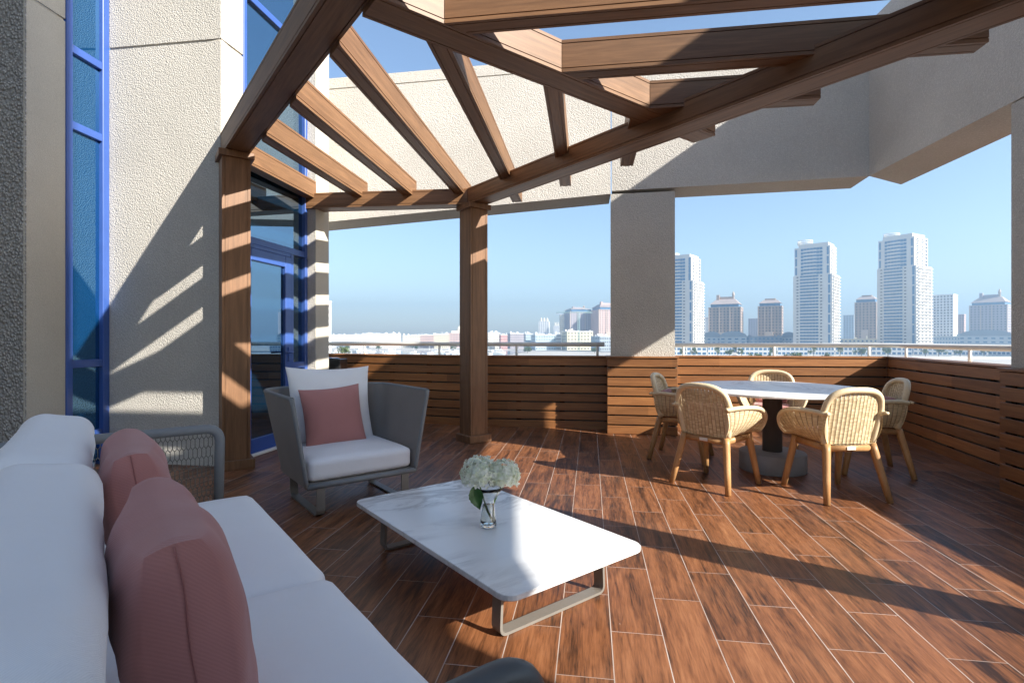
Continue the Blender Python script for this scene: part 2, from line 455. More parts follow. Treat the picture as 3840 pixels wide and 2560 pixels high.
tb = tp.node('ShaderNodeBsdfTranslucent'); tb.inputs[0].default_value = (.86,.90,.78,1); tm = tp.node('ShaderNodeMixShader'); tm.inputs[0].default_value = .35
tp.link(tp.b.outputs[0], tm.inputs[1]); tp.link(tb.outputs[0], tm.inputs[2]); tp.link(tm.outputs[0], tp.out.inputs[0])
M['petal'] = tp.m
M['label'] = m_plain('white_maker_plate', (.78,.75,.68), .4, .03)
M['dark_box'] = m_plain('black_bin_steel', (.02,.02,.022), .35, .1)
M['chrome'] = m_plain('bright_steel', (.6,.63,.68), .18, .03, 6., 1.)
# far city
def far(n, c, r=.8): M[n] = m_plain('far_'+n, c, r, .06, .08)
far('tower', (.60,.585,.555)); far('tower_rib', (.72,.70,.66)); far('tan', (.42,.31,.24)); far('tan_lt', (.52,.42,.34)); far('roof', (.40,.33,.30))
far('cream', (.76,.71,.58)); far('white', (.82,.81,.78)); far('pink', (.58,.42,.37)); far('rose', (.62,.34,.31)); far('mauve', (.40,.36,.38)); far('yellow', (.72,.66,.48))
far('aqua', (.50,.60,.63)); far('bluegrey', (.42,.48,.52)); far('orange', (.60,.38,.24)); far('crane', (.30,.46,.44)); far('slate', (.25,.31,.37)); far('sage', (.42,.55,.40))
M['fwin'] = m_plain('far_window_glass', (.085,.19,.33), .2, .2, .2)  # blue of the reflected sky is put into the glass colour
M['fdark'] = m_plain('far_window_shade', (.07,.08,.10), .4, .15, .2)  # plain dark colour for the other far windows
M['tree'] = m_plain('tree_leaf', (.075,.115,.028), .6, .35, .6)
M['bark'] = m_plain('tree_bark', (.12,.085,.06), .9, .2)
M['sand'] = m_plain('pale_ground', (.50,.47,.42), .9, .12, .02)
M['quay'] = m_plain('quay_concrete', (.62,.62,.61), .8, .08, .05)
tw = NT('marina_water'); tw.set(Base_Color=(.10,.16,.20), Roughness=.12); tw.bump(tw.noise(tw.coords((1,1,1)), .9, 4.), .25, .2); M['sea'] = tw.m

# ------------------------------------------------------------------ camera, sun, sky
H = 1.18
cam = D.cameras.new('camera'); cam.lens = 36*1965/3840; cam.sensor_width = 36; cam.sensor_fit = 'HORIZONTAL'
cam.shift_y = -10/3840; cam.clip_start = .05; cam.clip_end = 20000
co = D.objects.new('camera', cam); COL.objects.link(co); co.location = (0,0,H); co.rotation_euler = (radians(90),0,0)
SC.camera = co
EL = radians(29.6); SH = Vector((.819,-.574,0)).normalized()
to_sun = Vector((SH.x*cos(EL), SH.y*cos(EL), sin(EL)))
sl = D.lights.new('sun', 'SUN'); sl.energy = 4.6; sl.angle = radians(.53); sl.color = (1.,.945,.85)
so = D.objects.new('sun', sl); COL.objects.link(so); so.rotation_euler = to_sun.to_track_quat('Z','Y').to_euler(); so.location = (20,-13,15)
w = D.worlds.new('World'); SC.world = w; w.use_nodes = True
wt = w.node_tree; bg = wt.nodes['Background']; sky = wt.nodes.new('ShaderNodeTexSky'); sky.sky_type = 'NISHITA'; sky.sun_disc = False
sky.sun_elevation = EL; sky.sun_rotation = atan2(SH.x, SH.y); sky.air_density = 1.; sky.dust_density = 1.; sky.ozone_density = 2.; sky.altitude = 0
wt.links.new(sky.outputs[0], bg.inputs[0]); bg.inputs[1].default_value = .102
SC.view_settings.view_transform = 'Standard'; SC.view_settings.look = 'None'; SC.view_settings.exposure = 1.28; SC.view_settings.gamma = 1
cy = SC.cycles; cy.use_denoising = True; cy.max_bounces = 14; cy.diffuse_bounces = 4; cy.glossy_bounces = 4; cy.transmission_bounces = 14; cy.transparent_max_bounces = 12
cy.caustics_reflective = False; cy.caustics_refractive = False; cy.sample_clamp_indirect = 6.; cy.use_adaptive_sampling = True; cy.adaptive_threshold = .01

# ------------------------------------------------------------------ terrace floor
TH = radians(8.48)
fm = MB(); R2 = Matrix.Rotation(TH, 3, 'Z')
pts = [R2 @ Vector(p) for p in [(-6.5,-5,0),(6.2,-5,0),(6.2,6.0,0),(4.95,6.85,0),(1.6,7.25,0),(-.6,7.5,0),(-3.,8.3,0),(-6.5,8.3,0)]]
fm.prism([(p.x,p.y) for p in pts], -.3, 0)
struct(fm.build('terrace_floor', M['floor'], None, (0,0,0), -TH))

# ------------------------------------------------------------------ slatted screens
def frame_ab(a, b):
    a = Vector((a[0],a[1],0)); b = Vector((b[0],b[1],0)); d = b-a
    return d.length, a, atan2(d.y, d.x)
def screen(parent, a, b, top=.955, ends=(False,False), capo=.02, jog=None, depth=.09, vents=False):
    """boarded cladding: local x along a->b (room on the -y side)"""
    L, o, rz = frame_ab(a, b)
    sl = MB(); n = 8; pitch = .1185; z0 = top-.022-n*pitch+.012
    for i in range(n):
        za = z0+i*pitch; x = 0.
        sl.bbox(0, L, 0, .022, za, za+pitch-.0175, .003, seg=1)
        for e, q in ((0, ends[0]), (1, ends[1])):
            if q: sl.bbox(-.0 if e == 0 else L-.022, .022 if e == 0 else L, .0221, q, za, za+pitch-.0175, .002, seg=1)
    sl.build('slat_boards', M['slat'], parent, o, rz)
    MB().bbox(-capo, L+capo, -.012, (ends[0] or ends[1] or .2), top-.022, top, .003, seg=1).build('cap_board', M['slat'], parent, o, rz)
    k = max(2, int(L/.62)+1)
    for i in range(k):
        x = .06+(L-.12)*i/(k-1); MB().box(x-.03, x+.03, .0225, .06, z0, top-.0225).build('batten', M['groove'], parent, o, rz)
    MB().box(.005, L-.005, .0605, .072, .0, top-.023).build('backing_panel', M['backing'], parent, o, rz)
    MB().box(0, L, .012, .03, 0., z0-.004).build('plinth', M['groove'], parent, o, rz)

A1, A2, A3 = (-2.95,7.98), (-.55,7.10), (1.30,6.84)
PL, PR = (1.185,6.513), (2.016,6.375)
B1, B2 = (1.95,6.99), (4.72,6.58)
RN = Vector((4.125-4.72, 4.443-6.58)).normalized()
R1, Rn = (4.72,6.58), (4.72+RN.x*2.75, 6.58+RN.y*2.75)
t = thing('slatted_screen', 'long brown slatted screen in shade behind the armchair and the slim post', 'screen', (-.55,7.1,0), 0, 'timber screens around the terrace')
inv = lambda T: T  # parts carry world coordinates relative to their root
def rel(root, p): return (p[0]-root.location.x, p[1]-root.location.y)
screen(t, rel(t,A1), rel(t,A2)); screen(t, rel(t,A2), rel(t,A3))
t = thing('slatted_screen', 'sunlit slatted box cladding the foot of the concrete column', 'screen', (*PL,0), 0, 'timber screens around the terrace')
screen(t, rel(t,PL), rel(t,PR), .962, (.45,.45), .012)
t = thing('slatted_screen', 'sunlit slatted screen behind the round table and wicker chairs', 'screen', (*B1,0), 0, 'timber screens around the terrace')
screen(t, rel(t,B1), rel(t,(B2[0]+.07,B2[1]-.01)))
t = thing('slatted_screen', 'shaded slatted screen running from the corner to the right edge', 'screen', (*R1,0), 0, 'timber screens around the terrace')
screen(t, rel(t,R1), rel(t,Rn))
Q1 = (3.785,4.07); qd = Vector((-.2,-.98)).normalized(); Q2 = (Q1[0]+qd.x*1.05, Q1[1]+qd.y*1.05)
t = thing('slatted_screen', 'shaded slatted box around the foot of the right edge column', 'screen', (*Q1,0), 0, 'timber screens around the terrace')
screen(t, rel(t,Q1), rel(t,Q2), .955, (.3,.3), .012)

# ------------------------------------------------------------------ concrete frame of the terrace opening: columns, fascia beams, parapets
cf = thing('concrete_frame', 'pale concrete frame of fascia beams and columns around the terrace', 'concrete frame', (2.0,6.5,0))
def relp(x, y): return (x-cf.location.x, y-cf.location.y)
cA = (1.243,6.60); cB = (2.009,6.46); cC = (4.09,6.0)
def lineR(y): return 4.09-.0805*(6.0-y)
MB().wall(relp(-3.6,7.28), relp(*cA), 2.70, 3.005, 4.545, 4.605, .5).wall(relp(-3.598,7.295), relp(cA[0]-.002,cA[1]+.015), 4.546, 4.606, 4.56, 4.62, .46).wall(relp(-3.6,7.28), relp(*cA), 4.561, 4.621, 4.70, 4.76, .5).build('fascia_beam', M['beam'], cf)
bb = MB()
d1 = Vector((cC[0]-cA[0], cC[1]-cA[1])).normalized()
bb.wall(relp(cA[0]+.012,cA[1]-.002), relp(*cC), 3.04, 3.04, 4.82, 4.82, .5)
bb.build('fascia_beam', M['beam'], cf)
yn = -1.3
bb = MB(); bb.prism([relp(*cC), relp(lineR(yn),yn), relp(4.25,yn), relp(4.06,-.6), relp(4.04,1.4), relp(4.13,3.15), relp(4.50,4.3), relp(4.70,6.33)], 3.041, 4.801); bb.build('fascia_beam', M['beam'], cf)
cb = MB(); nd = Vector((.18,.98))*.55
cb.prism([relp(*cA), relp(*cB), relp(cB[0]+nd.x,cB[1]+nd.y), relp(cA[0]+nd.x,cA[1]+nd.y)], -.3, 3.0)
cb.build('column', M['rough'], cf)
for (ya, yb) in ((4.14,3.19),):
    MB().prism([relp(lineR(ya)+.004,ya), relp(lineR(yb)+.004,yb), relp(lineR(yb)+.54,yb), relp(lineR(ya)+.54,ya)], -.3, 3.03).build('column', M['rough'], cf)
def ext(p, q, t):
    d = Vector((q[0]-p[0], q[1]-p[1])).normalized()*t
    return (p[0]-d.x, p[1]-d.y), (q[0]+d.x, q[1]+d.y)
def off(p, q, t):
    d = Vector((q[0]-p[0], q[1]-p[1])).normalized(); n = Vector((-d.y, d.x))*t
    return (p[0]+n.x, p[1]+n.y), (q[0]+n.x, q[1]+n.y)
for a, b in ((A1,A2),(A2,A3),(B1,B2)):
    p, q = off(a, b, .10); p, q = ext(p, q, .12); MB().wall(relp(*p), relp(*q), -.4, -.4, .925, .925, .28).build('parapet', M['smooth'], cf)
rr = (4.72+RN.x*14, 6.58+RN.y*14)
p, q = off(R1, Rn, .10); p, q = ext(p, q, .35); MB().wall(relp(*p), relp(*q), -.4, -.4, .925, .925, .25).build('parapet', M['smooth'], cf)
MB().wall(relp(3.86,3.2), relp(3.6,-.9), -.4, -.4, .925, .925, .25).build('parapet', M['smooth'], cf)

# ------------------------------------------------------------------ railings
def railing(label, pts, posts, z=1.10, r=.024):
    root = thing('railing', label, 'railing', (*pts[0],.92), 0, 'white tube railings on the parapets')
    P = [Vector((x-pts[0][0], y-pts[0][1], z-.92)) for x, y in pts]
    MB().tube(P, r, 14).build('handrail', M['white_metal'], root)
    for (x, y) in posts:
        MB().tube([(x-pts[0][0], y-pts[0][1], -.01), (x-pts[0][0], y-pts[0][1], z-.93)], .017, 12).build('post', M['white_metal'], root)
def ray_on(px, a, b):
    k = (px-1920)/1965; # x = k*y on the line a->b
    dx, dy = b[0]-a[0], b[1]-a[1]; s = (k*a[1]-a[0])/(dx-k*dy); return (a[0]+dx*s, a[1]+dy*s)
ra, rb = (-3.1,8.1), (1.235,7.0)
railing('cream tube railing in the left opening behind the slim post', [ra, rb], [ray_on(x, ra, rb) for x in (1368,1647.6,1937,2240.5)], 1.105, .029)
rc, rd_, re_ = (2.05,7.36), (5.03,6.94), (4.35,3.9)
railing('sunlit white tube railing turning the corner behind the dining table', [rc, rd_, re_], [ray_on(x, rc, rd_) for x in (2563,2903,3258)] + [ray_on(x, rd_, re_) for x in (3398,3636.6)], 1.092, .03)

# ------------------------------------------------------------------ hotel facade: saw-tooth piers, blue windows and the glazed door
K1 = (-3.915,4.21); K2 = (-3.888,4.561); K3 = (-3.858,5.014); K4 = (-2.697,4.853); K5 = (-2.637,5.135); K6 = (-2.442,6.24); K7 = (-2.333,6.227); K8 = (-2.265,6.479)
hf = thing('hotel_facade', 'saw-tooth stone hotel wall with tall blue framed windows and door', 'building', (-3.3,5.2,0))
def rh(p): return (p[0]-hf.location.x, p[1]-hf.location.y)
ZT = 8.2
def pier(pts_, mats, gz=3.95):
    """pts_: plan polyline of visible faces (room side on the right when walking), each with own material"""
    for (a, b, m) in mats:
        th = .012 if a in (K0, K1) else .3
        d = Vector((b[0]-a[0], b[1]-a[1])).normalized(); n = Vector((-d.y, d.x))
        mb = MB()
        mb.wall(rh(a), rh(b), -.3, -.3, gz-.012, gz-.012, th); mb.wall(rh(a), rh(b), gz+.012, gz+.012, ZT, ZT, th)
        a2 = (a[0]+n.x*.014+d.x*.003, a[1]+n.y*.014+d.y*.003); b2 = (b[0]+n.x*.014-d.x*.003, b[1]+n.y*.014-d.y*.003)
        mb.wall(rh(a2), rh(b2), gz-.0125, gz-.0125, gz+.0125, gz+.0125, max(.004, th-.02))
        mb.build('stone_pier', m, hf)
K0 = (K1[0]-.985*2.6, K1[1]+.17*2.6)
pier(None, [(K0, K1, M['rough_big']), (K1, K2, M['smooth'])])
pier(None, [(K3, K4, M['rough']), (K4, K5, M['smooth'])])
pier(None, [(K6, K7, M['rough']), (K7, K8, M['smooth'])])
MB().wall(rh(K8), rh((K8[0]-1.3,K8[1]+1.6)), -.3, -.3, ZT, ZT, .3).build('stone_pier', M['smooth'], hf)
MB().prism([rh(p) for p in ((3.50,-.54),(7.6,-3.42),(7.6,-12.),(2.9,-12.))], -.3, 15.).build('wing_wall', M['smooth'], hf)
MB().wall(rh((-5.2,-9.)), rh((-4.95,4.6)), -.3, -.3, 9., 9., .3).build('wing_wall', M['smooth'], hf)  # unseen facade stretch, added to bounce sunlight into the terrace
def window(name, a, b, zs, fw=.055, glass='glass_blue', z0=0., z1=ZT, inset=.03, jl=None, jr=None):
    L, o, rz = frame_ab(a, b); o = (o.x-hf.location.x, o.y-hf.location.y, 0)
    fr = MB(); jl = jl or fw; jr = jr or fw
    fr.bbox(0.002, jl, -.01, .08, z0, z1, .004, seg=1); fr.bbox(L-jr, L-.002, -.01, .08, z0, z1, .004, seg=1)
    for z in zs: fr.bbox(jl+.001, L-jr-.001, -.004, .07, z-.035, z+.035, .004, seg=1)
    f = fr.build(name+'_frame' if name == 'door' else 'window_frame', M['frame_blue'], hf, o, rz)
    zz = [z0]+list(zs)+[z1]
    for i in range(len(zz)-1):
        if zz[i+1]-zz[i] < .1: continue
        MB().box(jl-.01, L-jr+.01, inset, inset+.012, zz[i]+.03, zz[i+1]-.03).build('pane', M[glass], f)
    return L, o, rz
window('window', K2, K3, [.30,.955,3.07,3.745,5.4], .055, 'glass_blue', jl=.065, jr=.075)
# upper windows over the door and the door itself
L2, o2, rz2 = frame_ab(K5, K6); o2 = (o2.x-hf.location.x, o2.y-hf.location.y, 0)
window('window', K5, K6, [2.17,3.50,4.60,6.2], .05, 'glass_door', 2.135, ZT, .035)
side0 = L2*.70
w2 = MB(); w2.bbox(side0, side0+.05, -.012, .085, 0, 2.13, .004, seg=1); w2.bbox(L2-.055, L2-.002, -.012, .085, 0, 2.13, .004, seg=1)
for z in (.05,.88,): w2.bbox(side0+.051, L2-.056, -.006, .08, z-.035, z+.035, .004, seg=1)
f = w2.build('window_frame', M['frame_blue'], hf, o2, rz2)
MB().bbox(.004, side0-.002, -.008, .07, 2.094, 2.134, .003, seg=1).build('window_frame', M['frame_blue'], hf, o2, rz2)
for za, zb in ((.08,.85),(.91,2.13)): MB().box(side0+.045, L2-.05, .035, .047, za, zb).build('pane', M['glass_door'], f)
dr = MB(); dr.bbox(.004, .10, -.02, .05, .03, 2.09, .005, seg=1); dr.bbox(side0-.115, side0-.006, -.02, .05, .03, 2.09, .005, seg=1)
dr.bbox(.101, side0-.116, -.02, .05, .03, .17, .005, seg=1); dr.bbox(.101, side0-.116, -.02, .05, 1.97, 2.09, .005, seg=1)
door = dr.build('door', M['frame_blue'], hf, o2, rz2)
MB().box(.09, side0-.105, .012, .024, .16, 1.98).build('pane', M['glass_door'], door)
hd = MB().bbox(side0-.075, side0-.045, -.034, -.021, .93, 1.09, .004, seg=1)
hd.tube([(side0-.06,-.03,1.03),(side0-.06,-.075,1.03),(side0-.075,-.082,1.03),(side0-.185,-.082,1.03)], .011, 10)
hd.build('handle', M['frame_blue'], door)
MB().bbox(0, L2, -.05, .10, .002, .028, .004, seg=1).build('threshold', M['white_metal'], hf, o2, rz2)

# ------------------------------------------------------------------ pergola
pg = thing('pergola', 'brown timber pergola of beams and rafters over the lounge corner', 'pergola', (-.445,6.07,0))
PX, PY = pg.location.x, pg.location.y
def groove_profile(w, h, g=.02, q=.006, dp=.007):
    y0, y1 = -w/2, w/2
    P = [(y0,0),(y0+g,0),(y0+g,dp),(y0+g+q,dp),(y0+g+q,0),(y1-g-q,0),(y1-g-q,dp),(y1-g,dp),(y1-g,0),(y1,0)]
    P += [(y1,g),(y1-dp,g),(y1-dp,g+q),(y1,g+q),(y1,h-g-q),(y1-dp,h-g-q),(y1-dp,h-g),(y1,h-g),(y1,h)]
    P += [(y0,h),(y0,h-g),(y0+dp,h-g),(y0+dp,h-g-q),(y0,h-g-q),(y0,g+q),(y0+dp,g+q),(y0+dp,g),(y0,g)]
    return P
def beam(name, a, b, w, z0, h, e0=0., e1=0.):
    L, o, rz = frame_ab(a, b)
    return MB().extrude_x(groove_profile(w, h), 0, L, e0, e1).build(name, M['wood'], pg, (o.x-PX, o.y-PY, z0), rz)
nB = Vector((.788,.615)).normalized(); bB = Vector((nB.y,-nB.x))
def on(nv, t): return (nB.x*nv+bB.x*t, nB.y*nv+bB.y*t)
B2c, B1c = 3.385, .96
tp2 = Vector((-.445,6.07)).dot(bB); tp1 = Vector((-2.56,4.83)).dot(bB)
# lower beams
zl, hl = 2.722, .178
beam('lower_beam', on(B2c, tp2-.02), on(B2c, tp2+6.1), .20, zl, hl, e0=-.45)
beam('lower_beam', (-2.44,6.30), on(B2c, tp2-.02), .20, zl-.0, hl, e1=.45)
# main header on the near post
beam('header_beam', on(B1c, tp1-.12), on(B1c, tp1+6.6), .205, 2.876, .205)
hN = Vector((bB.y*-1, bB.x)) if False else nB
# hip: perpendicular to the beams, carries the mitred rafters
hipt = Vector((.798,.602)).normalized(); hc = 2.53; nH = Vector((-hipt.y, hipt.x))
def onh(s): return (nH.x*hc+hipt.x*s, nH.y*hc+hipt.y*s)
zr, hr, wr = 2.845, .20, .12
beam('hip_rafter', onh(1.015), onh(3.92), .205, zr, .203)
u8 = Vector((cos(radians(82)), sin(radians(82)))); n8 = Vector((.990,-.139)).normalized()
v8 = Vector((cos(radians(-8)), sin(radians(-8)))); m8 = Vector((.139,.990)).normalized()
def cross(c_n, c_v, d_n, d_v):
    # point with p.c_n=c_v and p.d_n=d_v
    det = c_n.x*d_n.y-c_n.y*d_n.x
    return Vector(((c_v*d_n.y-c_n.y*d_v)/det, (c_n.x*d_v-c_v*d_n.x)/det))
B3n = Vector((.105,.9945)).normalized(); B3v = Vector((-.497,5.99)).dot(B3n)
for c in (-3.235, -2.645, -2.045, -1.44):
    a = cross(n8, c, nB, 1.056); b = cross(n8, c, B3n, B3v+.16)
    if c > -1.6: b = cross(n8, c, nB, 3.50)
    if c < -3.2: b = cross(n8, c, B3n, B3v+.06)
    beam('rafter', a, b, wr, zr, hr, e0=.967)
for c in (-.825, -.217, .392):
    a = cross(n8, c, nH, hc+.104); b = cross(n8, c, nB, 3.49); b = b+u8*.69
    beam('rafter', a, b, wr, zr, hr, e0=-.95)
for mv in (2.751, 3.344, 3.952):
    a = cross(m8, mv, nH, hc-.104); b = cross(m8, mv, nB, 3.49)+v8*.68
    beam('rafter', a, b, wr, zr, hr, e0=.95)
for mv in (2.33, 2.02, 1.72):  # unseen rafters, middle one added, set to cast shade on the lower pier
    a = cross(m8, mv, nB, 1.056); b = cross(m8, mv, nB, 3.49)+v8*.68
    beam('rafter', a, b, wr, zr, hr, e0=.9)
def post(cx, cy, rz, w, z1):
    g, q, dp = .022, .005, .006; h = w/2
    def side(): return [(-h,-h),(-h+g,-h),(-h+g,-h+dp),(-h+g+q,-h+dp),(-h+g+q,-h),(h-g-q,-h),(h-g-q,-h+dp),(h-g,-h+dp),(h-g,-h)]
    poly = []
    for k in range(4):
        a = k*pi/2
        poly += [(x*cos(a)-y*sin(a), x*sin(a)+y*cos(a)) for x, y in side()]
    p = MB().prism(poly, .0, z1-.004).build('post', M['wood_post'], pg, (cx-PX, cy-PY, 0), rz)
    MB().bbox(-h-.034, h+.034, -h-.034, h+.034, .001, .085, .004, seg=1).build('plinth', M['wood_post'], p)
    MB().bbox(-h-.03, h+.03, -h-.03, h+.03, z1-.062, z1-.001, .004, seg=1).build('cap', M['wood_post'], p)
post(-.445, 6.07, radians(-52), .232, zl)
post(-2.56, 4.835, radians(35.5), .232, 2.876)
p3 = on(B2c, tp2+5.81); post(p3[0], p3[1], radians(-52), .232, zl)
p4 = on(B1c, tp1+6.3); post(p4[0], p4[1], radians(-52), .232, 2.876)

# ------------------------------------------------------------------ lounge set; local frame: +x = u (along sofa, away from camera), +y = -v ...
U = Vector((-.617,.787)).normalized(); V = Vector((U.y,-U.x))       # V=(.787,.617)
RU = atan2(U.y, U.x)
def uv(a, b): p = U*a + V*b; return (p.x, p.y)
def ab(root_a, root_b):   # returns function mapping (a,b,z) to root local coords; root has rotation RU so local x=U, local y=-V
    return lambda a, b, z: (a-root_a, -(b-root_b), z)
def strap_frame(pts, wdt, th, axis):
    """flat bar bent along a path; wdt along axis"""
    mb = MB(); ax = Vector(axis); n = len(pts); P = [Vector(p) for p in pts]; vs = []
    for i, p in enumerate(P):
        t_ = (P[min(i+1,n-1)]-P[max(i-1,0)]).normalized(); nn = t_.cross(ax).normalized()
        for a_, b_ in ((-1,-1),(1,-1),(1,1),(-1,1)): vs.append(p+ax*a_*wdt/2+nn*b_*th/2)
    fs = []
    for i in range(n-1):
        for k in range(4): fs.append((i*4+k, i*4+(k+1)%4, (i+1)*4+(k+1)%4, (i+1)*4+k))
    fs += [(0,1,2,3), tuple((n-1)*4+k for k in (3,2,1,0))]
    return mb.add(vs, fs)
def fillet(pts, r, k=6):
    out = [Vector(pts[0])]
    for i in range(1, len(pts)-1):
        p = Vector(pts[i]); a = (Vector(pts[i-1])-p).normalized(); b = (Vector(pts[i+1])-p).normalized()
        p0 = p+a*r; p1 = p+b*r
        for j in range(k+1):
            t_ = j/k; out.append(p0*(1-t_)**2 + p*2*t_*(1-t_) + p1*t_**2)
    return out+[Vector(pts[-1])]
def hexmesh(mb, x0, x1, z0, z1, yf, cw=.0195, chh=.064, r=.0019):
    """elongated hexagon lattice in the x-z plane, yf(x,z) gives y"""
    k = 0; x = x0
    nx = int((x1-x0)/cw)+1; nz = int((z1-z0)/(chh*.75))+1
    def P(x, z): return Vector((min(max(x,x0),x1), yf, min(max(z,z0),z1)))
    s_ = chh*.22
    for i in range(nx+1):
        for j in range(nz):
            ox = x0+i*cw+(cw/2 if j % 2 else 0); oz = z0+j*(chh-s_)
            if oz > z1: continue
            segs = [((ox,oz),(ox,oz+chh-2*s_)), ((ox,oz+chh-2*s_),(ox+cw/2,oz+chh-s_)), ((ox,oz+chh-2*s_),(ox-cw/2,oz+chh-s_))]
            for (a, b) in segs:
                p, q = P(*a), P(*b)
                if (p-q).length > .004: mb.tube([p, q], r, 4)
    return mb

# --- sofa
SA = 1.85; s0 = uv(SA, .15)
sofa = thing('sofa', 'long white cushioned outdoor sofa with grey lattice arms', 'sofa', (*s0,0), RU)
q = ab(SA, .15)
def sbox(b0, b1): return (-(b1-.15), -(b0-.15))
sf = MB()
sf.bbox(.62-SA, 3.08-SA, *sbox(-.40,.58), .19, .235, .01)
sf.build('platform', M['taupe'], sofa)
for aa in (.95, 2.75):
    pth = fillet([q(aa,.50,.19), q(aa,.50,.008), q(aa,-.3,.008), q(aa,-.3,.19)], .05)
    strap_frame(pth, .055, .011, (1,0,0)).build('leg', M['taupe'], sofa)
for aa, mt in ((3.10,'arm_grey'), (.575,'taupe_dark')):
    fr = MB(); fr.tube(fillet([q(aa,.48,.21), q(aa,.49,.715), q(aa,-.40,.715), q(aa,-.42,.21)], .075, 8), .024, 12)
    arm = fr.build('arm_frame', M[mt], sofa)
    lm = MB(); hexmesh(lm, -(.455-.15), .515, .23, .70, 0.)
    Mx = Matrix.Translation((aa-SA,0,0)) @ Matrix.Rotation(pi/2, 4, 'Z')
    lm.v = [tuple(Matrix(((0,1,0),(1,0,0),(0,0,1))) @ Vector(p) + Vector((aa-SA,0,0))) for p in lm.v]
    lm.build('lattice', M['taupe'] if aa > 2 else M['taupe_dark'], arm)
bf = MB(); bf.tube(fillet([q(3.07,-.40,.21), q(3.07,-.43,.70), q(.62,-.43,.70), q(.62,-.40,.21)], .07, 6), .022, 10)
bf.build('back_frame', M['arm_grey'], sofa)
for i, (a0, a1) in enumerate(((.64,1.752), (1.756,2.90))):
    Mx = Matrix.Translation(q((a0+a1)/2, .175, .325))
    MB().roundbox(a1-a0, .86, .165, .055, 16, .026, Mx, .003, i*9).build('seat_cushion', M['white_fabric'], sofa)
lean = radians(9)
for i, (a0, a1) in enumerate(((.66,1.86), (1.87,2.98))):
    Mx = Matrix.Translation(q((a0+a1)/2, -.167+(.022 if i == 0 else -.004), .60)) @ Matrix.Rotation(lean, 4, 'X') @ Matrix.Rotation(radians(90), 4, 'X')
    MB().roundbox(a1-a0, .53, .235, .072, 18, .008, Mx, .006, 3+i*5, pz=1.).build('back_cushion', M['white_fabric'], sofa)
# --- throw cushions on the sofa
def throw(label, a, b, z, w, h, t_, mat, yaw, lean_, roll=0., seed=0, name='cushion', root=None, part=None, group='pink throw cushions'):
    """face along local +z of pillow -> turned to look along +V (or -U for the armchair)"""
    p = uv(a, b)
    Mx = Matrix.Rotation(yaw, 4, 'Z') @ Matrix.Rotation(pi/2-lean_, 4, 'X') @ Matrix.Rotation(roll, 4, 'Z')
    mb = MB().pillow(w, h, t_, None, 28, .055, seed)
    return mb, Matrix.Translation((p[0], p[1], z)) @ Mx
yawV = atan2(V.y, V.x)+pi/2     # pillow normal (0,-1 after the tilt) towards V
for lab, a, b, z, w_, h_, t_, sd in (('pink woven cushion at the far end of the white sofa', 2.03, .10, .625, .50, .46, .20, 1.),
                               ('pink woven cushion nearest the camera on the white sofa', 1.19, .122, .628, .46, .46, .21, 5.)):
    _, Mx = throw(lab, a, b, z, w_, h_, t_, None, yawV, radians(9), 0., sd)
    mb = MB().boxpillow(w_, h_, t_, .50, 30, .05, sd, .010)
    c = mb.build('cushion', M['pink_fabric'], None, M=Mx, weld=True); tag(c, lab, 'cushion', 'pink throw cushions')
    MB().tube([p*1.003 for p in mb.edge[92:119]], .0013, 5).build('seam', M['pink_seam'], c)

# --- coffee table
TA, TB = 2.215, 1.54; tz = .25
ct = thing('coffee_table', 'low white marble coffee table with bent metal sled legs', 'coffee table', (*uv(TA,TB),0), RU)
def round_rect(w, d, r, k=6):
    P = []
    for cx, cy, a0 in ((w/2-r,d/2-r,0),(-w/2+r,d/2-r,pi/2),(-w/2+r,-d/2+r,pi),(w/2-r,-d/2+r,3*pi/2)):
        P += [(cx+r*cos(a0+pi/2*j/k), cy+r*sin(a0+pi/2*j/k)) for j in range(k+1)]
    return P
def slab(poly, z0, z1, c=.003):
    b = MB(); n = len(poly)
    def inset(p): 
        l = sqrt(p[0]**2+p[1]**2); return (p[0]*(1-c/l), p[1]*(1-c/l))
    rings = [([inset(p) for p in poly], z0), (poly, z0+c), (poly, z1-c), ([inset(p) for p in poly], z1)]
    vs = [(x, y, z) for ring, z in rings for x, y in ring]; fs = []
    for k in range(3):
        for i in range(n): fs.append((k*n+i, k*n+(i+1)%n, (k+1)*n+(i+1)%n, (k+1)*n+i))
    fs += [tuple(range(n))[::-1], tuple(range(3*n,4*n))]
    return b.add(vs, fs)
slab(round_rect(1.455, .79, .06), tz-.024, tz).build('tabletop', M['marble'], ct)
for da in (-.535, .535):
    x = da; pth = fillet([(x,-.29,tz-.025),(x,-.30,.008),(x,.30,.008),(x,.29,tz-.025)], .035)
    strap_frame(pth, .058, .012, (1,0,0)).build('leg', M['taupe'], ct)

